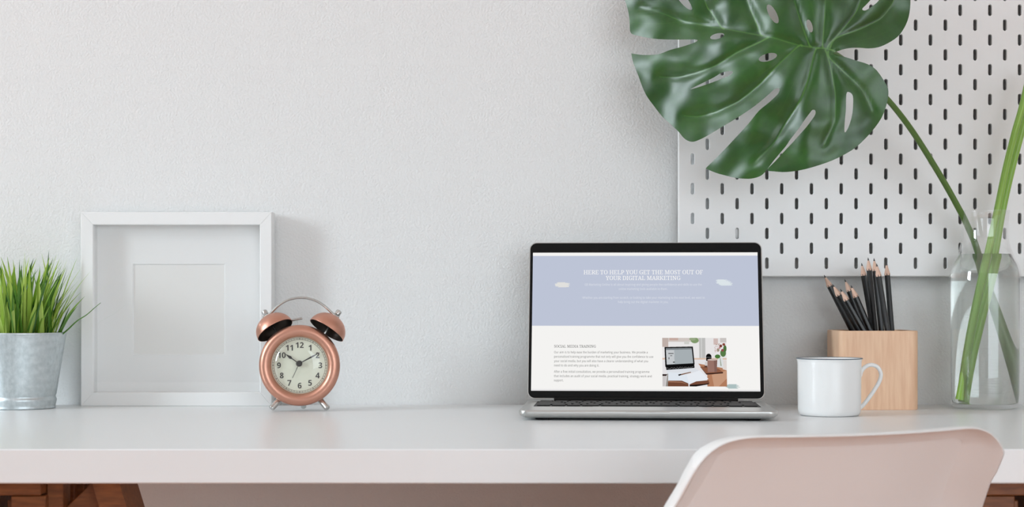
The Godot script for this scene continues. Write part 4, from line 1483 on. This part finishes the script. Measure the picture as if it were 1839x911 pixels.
# ------------------------------------------------------------------ pencil holder, pencils, mug
func pencil_holder() -> void:
	var z := 2.287
	var k := z / FOCAL
	var w := 143.5 * k
	var base := at(1579.5, HORIZON, z + w / 2.0 - 0.002)
	base.y = DESK
	base.x = at(1579.5, HORIZON, z).x
	var t := thing("pencil_holder", "square pale wooden pencil holder with rounded corners", "pencil holder", base, 0.0)
	var h := 0.1025
	var d := w - 0.008
	var g := Geo.new()
	var r := 0.009
	var in_r := 0.006
	var wall := 0.006
	g.slab(w, d, r, [Vector2(0.001, 0.0), Vector2(0.0, 0.001), Vector2(0.0, h * 0.5), Vector2(0.0, h - 0.001), Vector2(0.0008, h)], Transform3D(), false)
	g.grid([Geo.rounded(w - 0.0016, d - 0.0016, r - 0.0008, h, Transform3D()), Geo.rounded(w - 2.0 * wall, d - 2.0 * wall, in_r, h, Transform3D())], true, false)
	g.grid([Geo.rounded(w - 2.0 * wall, d - 2.0 * wall, in_r, h, Transform3D()), Geo.rounded(w - 2.0 * wall, d - 2.0 * wall, in_r, wall, Transform3D())], true, false)
	g.fan(Geo.rounded(w - 2.0 * wall, d - 2.0 * wall, in_r, wall, Transform3D()), Vector3.UP)
	g.fan(Geo.rounded(w - 0.002, d - 0.002, r - 0.001, 0.0, Transform3D()), Vector3.DOWN)
	part("body", g, mats.beech, t)

func pencils() -> void:
	# tip and where the shaft passes the rim, in pixels of a 6.506 times enlarged crop from (1460, 460); depth
	var rows := [
		[130, 222, 455, 865, 2.372, 1], [228, 330, 530, 865, 2.332, 1], [318, 385, 590, 865, 2.308, 1], [370, 272, 610, 870, 2.364, 1], [442, 342, 668, 870, 2.316, 1],
		[568, 82, 705, 868, 2.356, 0], [643, 18, 728, 870, 2.324, 0], [712, 25, 800, 870, 2.348, 0], [743, 88, 872, 870, 2.300, 0], [857, 75, 921, 870, 2.340, 0],
	]
	var hexa := func(r: float, y: float, up: float) -> PackedVector3Array:
		var out := PackedVector3Array()
		for j in 24:
			var a := TAU * j / 24.0
			var rr := r * cos(PI / 6.0) / cos(fposmod(a, PI / 3.0) - PI / 6.0)
			# the cone cuts the flats higher than the edges: a scalloped end of the paint
			var wave := (rr / r - cos(PI / 6.0)) / (1.0 - cos(PI / 6.0))
			out.append(Vector3(rr * cos(a), y + up * (1.0 - wave), rr * sin(a)))
		return out
	for p in rows:
		var tip := at(1460.0 + p[0] / 6.506, 460.0 + p[1] / 6.506, p[4])
		var rim := at(1460.0 + p[2] / 6.506, 460.0 + p[3] / 6.506, p[4])
		var dir := (rim - tip).normalized()
		var floor_y := DESK + 0.0105
		var end := tip + dir * ((floor_y - tip.y) / dir.y)
		var lean: String = [
			"outermost black pencil, leaning farthest out of the wooden holder", "leaning black pencil just inside the outermost one",
			"leaning black pencil with the lowest tip of all in the wooden holder", "leaning black pencil set behind, between the lowest and the innermost leaning ones",
			"innermost of the leaning black pencils in the wooden holder", "upright black pencil next to the leaning ones in the wooden holder",
			"tallest black pencil standing upright in the wooden holder", "upright black pencil close behind the tallest one, nearly as tall",
			"upright black pencil in front of the two tallest ones, a little lower", "upright black pencil standing apart, farthest from the leaning ones",
		][rows.find(p)]
		var t := thing("pencil", lean, "pencil", end, 0.0, "leaning black pencils" if p[5] == 1 else "upright black pencils")
		var xf := turned(-dir, Vector3.ZERO)
		xf.basis = xf.basis * Basis(Vector3.UP, float(int(p[0]) % 6) * 0.25)
		var length := (tip - end).length()
		var R := 0.0039
		var cone := 0.0135
		var g := Geo.new()
		var tr := func(a: PackedVector3Array) -> PackedVector3Array:
			var o := PackedVector3Array()
			for v in a:
				o.append(xf * v)
			return o
		var low: PackedVector3Array = tr.call(hexa.call(R, 0.0, 0.0))
		var high: PackedVector3Array = tr.call(hexa.call(R, length - cone - 0.001, -0.0016))
		g.grid([low, high], true, false)
		g.fan(low, dir)
		part("shaft", g, mats.pencil_paint, t)
		g = Geo.new()
		g.lathe([Vector2(R * 0.95, length - cone - 0.0035), Vector2(R * 0.96, length - cone - 0.001), Vector2(R * 0.3, length - 0.0038), Vector2(0.0001, length - 0.0036)], 18, xf)
		part("sharpened_wood", g, mats.pencil_wood, t)
		g = Geo.new()
		g.lathe([Vector2(R * 0.31, length - 0.0039), Vector2(0.0003, length - 0.0002), Vector2(0.00005, length)], 12, xf)
		part("lead", g, mats.graphite, t)

func mug() -> void:
	var z := 2.185
	var k := z / FOCAL
	var base := at(1489.5, HORIZON, z)
	base.y = DESK
	var t := thing("mug", "white enamel-look mug with a thin dark rim line beside the laptop", "mug", base)
	var h := EYE - (643.5 - HORIZON) * k - DESK
	var prof := [Vector2(0.0001, 0.0015), Vector2(0.030, 0.0015), Vector2(0.032, 0.0), Vector2(0.0352, 0.0004), Vector2(53.8 * k, 0.0022), Vector2(55.4 * k, 0.0055), Vector2(56.0 * k, 0.010), Vector2(56.4 * k, h * 0.5), Vector2(56.8 * k, h - 0.006), Vector2(57.6 * k, h - 0.0028), Vector2(58.6 * k, h - 0.0008)]
	var inner := [Vector2(58.4 * k, h), Vector2(57.4 * k, h - 0.0006), Vector2(55.6 * k, h - 0.003), Vector2(54.8 * k, h - 0.008), Vector2(54.0 * k, 0.010), Vector2(51.0 * k, 0.0052), Vector2(0.0001, 0.0045)]
	var g := Geo.new()
	g.lathe(prof + inner, 72)
	part("body", g, mats.mug, t)
	g = Geo.new()
	var ring := []
	for j in 73:
		var a := TAU * j / 72.0
		ring.append(Vector3(cos(a) * 58.6 * k, h - 0.0003, sin(a) * 58.6 * k))
	g.tube(PackedVector3Array(ring), 0.00062, 8, false)
	part("rim_line", g, mats.mug_line, t, "thin dark blue-grey line round the rim")
	var pts := []
	for p in [[390, 672], [396, 660], [402, 640], [416, 620], [440, 606], [465, 605], [488, 616], [502, 638], [505, 662], [496, 694], [476, 728], [452, 764], [428, 797], [408, 820], [394, 832]]:
		var px: float = 1410.0 + p[0] / 2.937
		var py: float = 450.0 + p[1] / 2.937
		pts.append(Vector3((px - 1489.5) * k, EYE - (py - HORIZON) * k - DESK, 0))
	g = Geo.new()
	g.tube(smooth_path(pts, 4), 3.6 * k, 16, true, 1.0, Vector3.BACK)
	part("handle", g, mats.mug, t, "white looped handle")
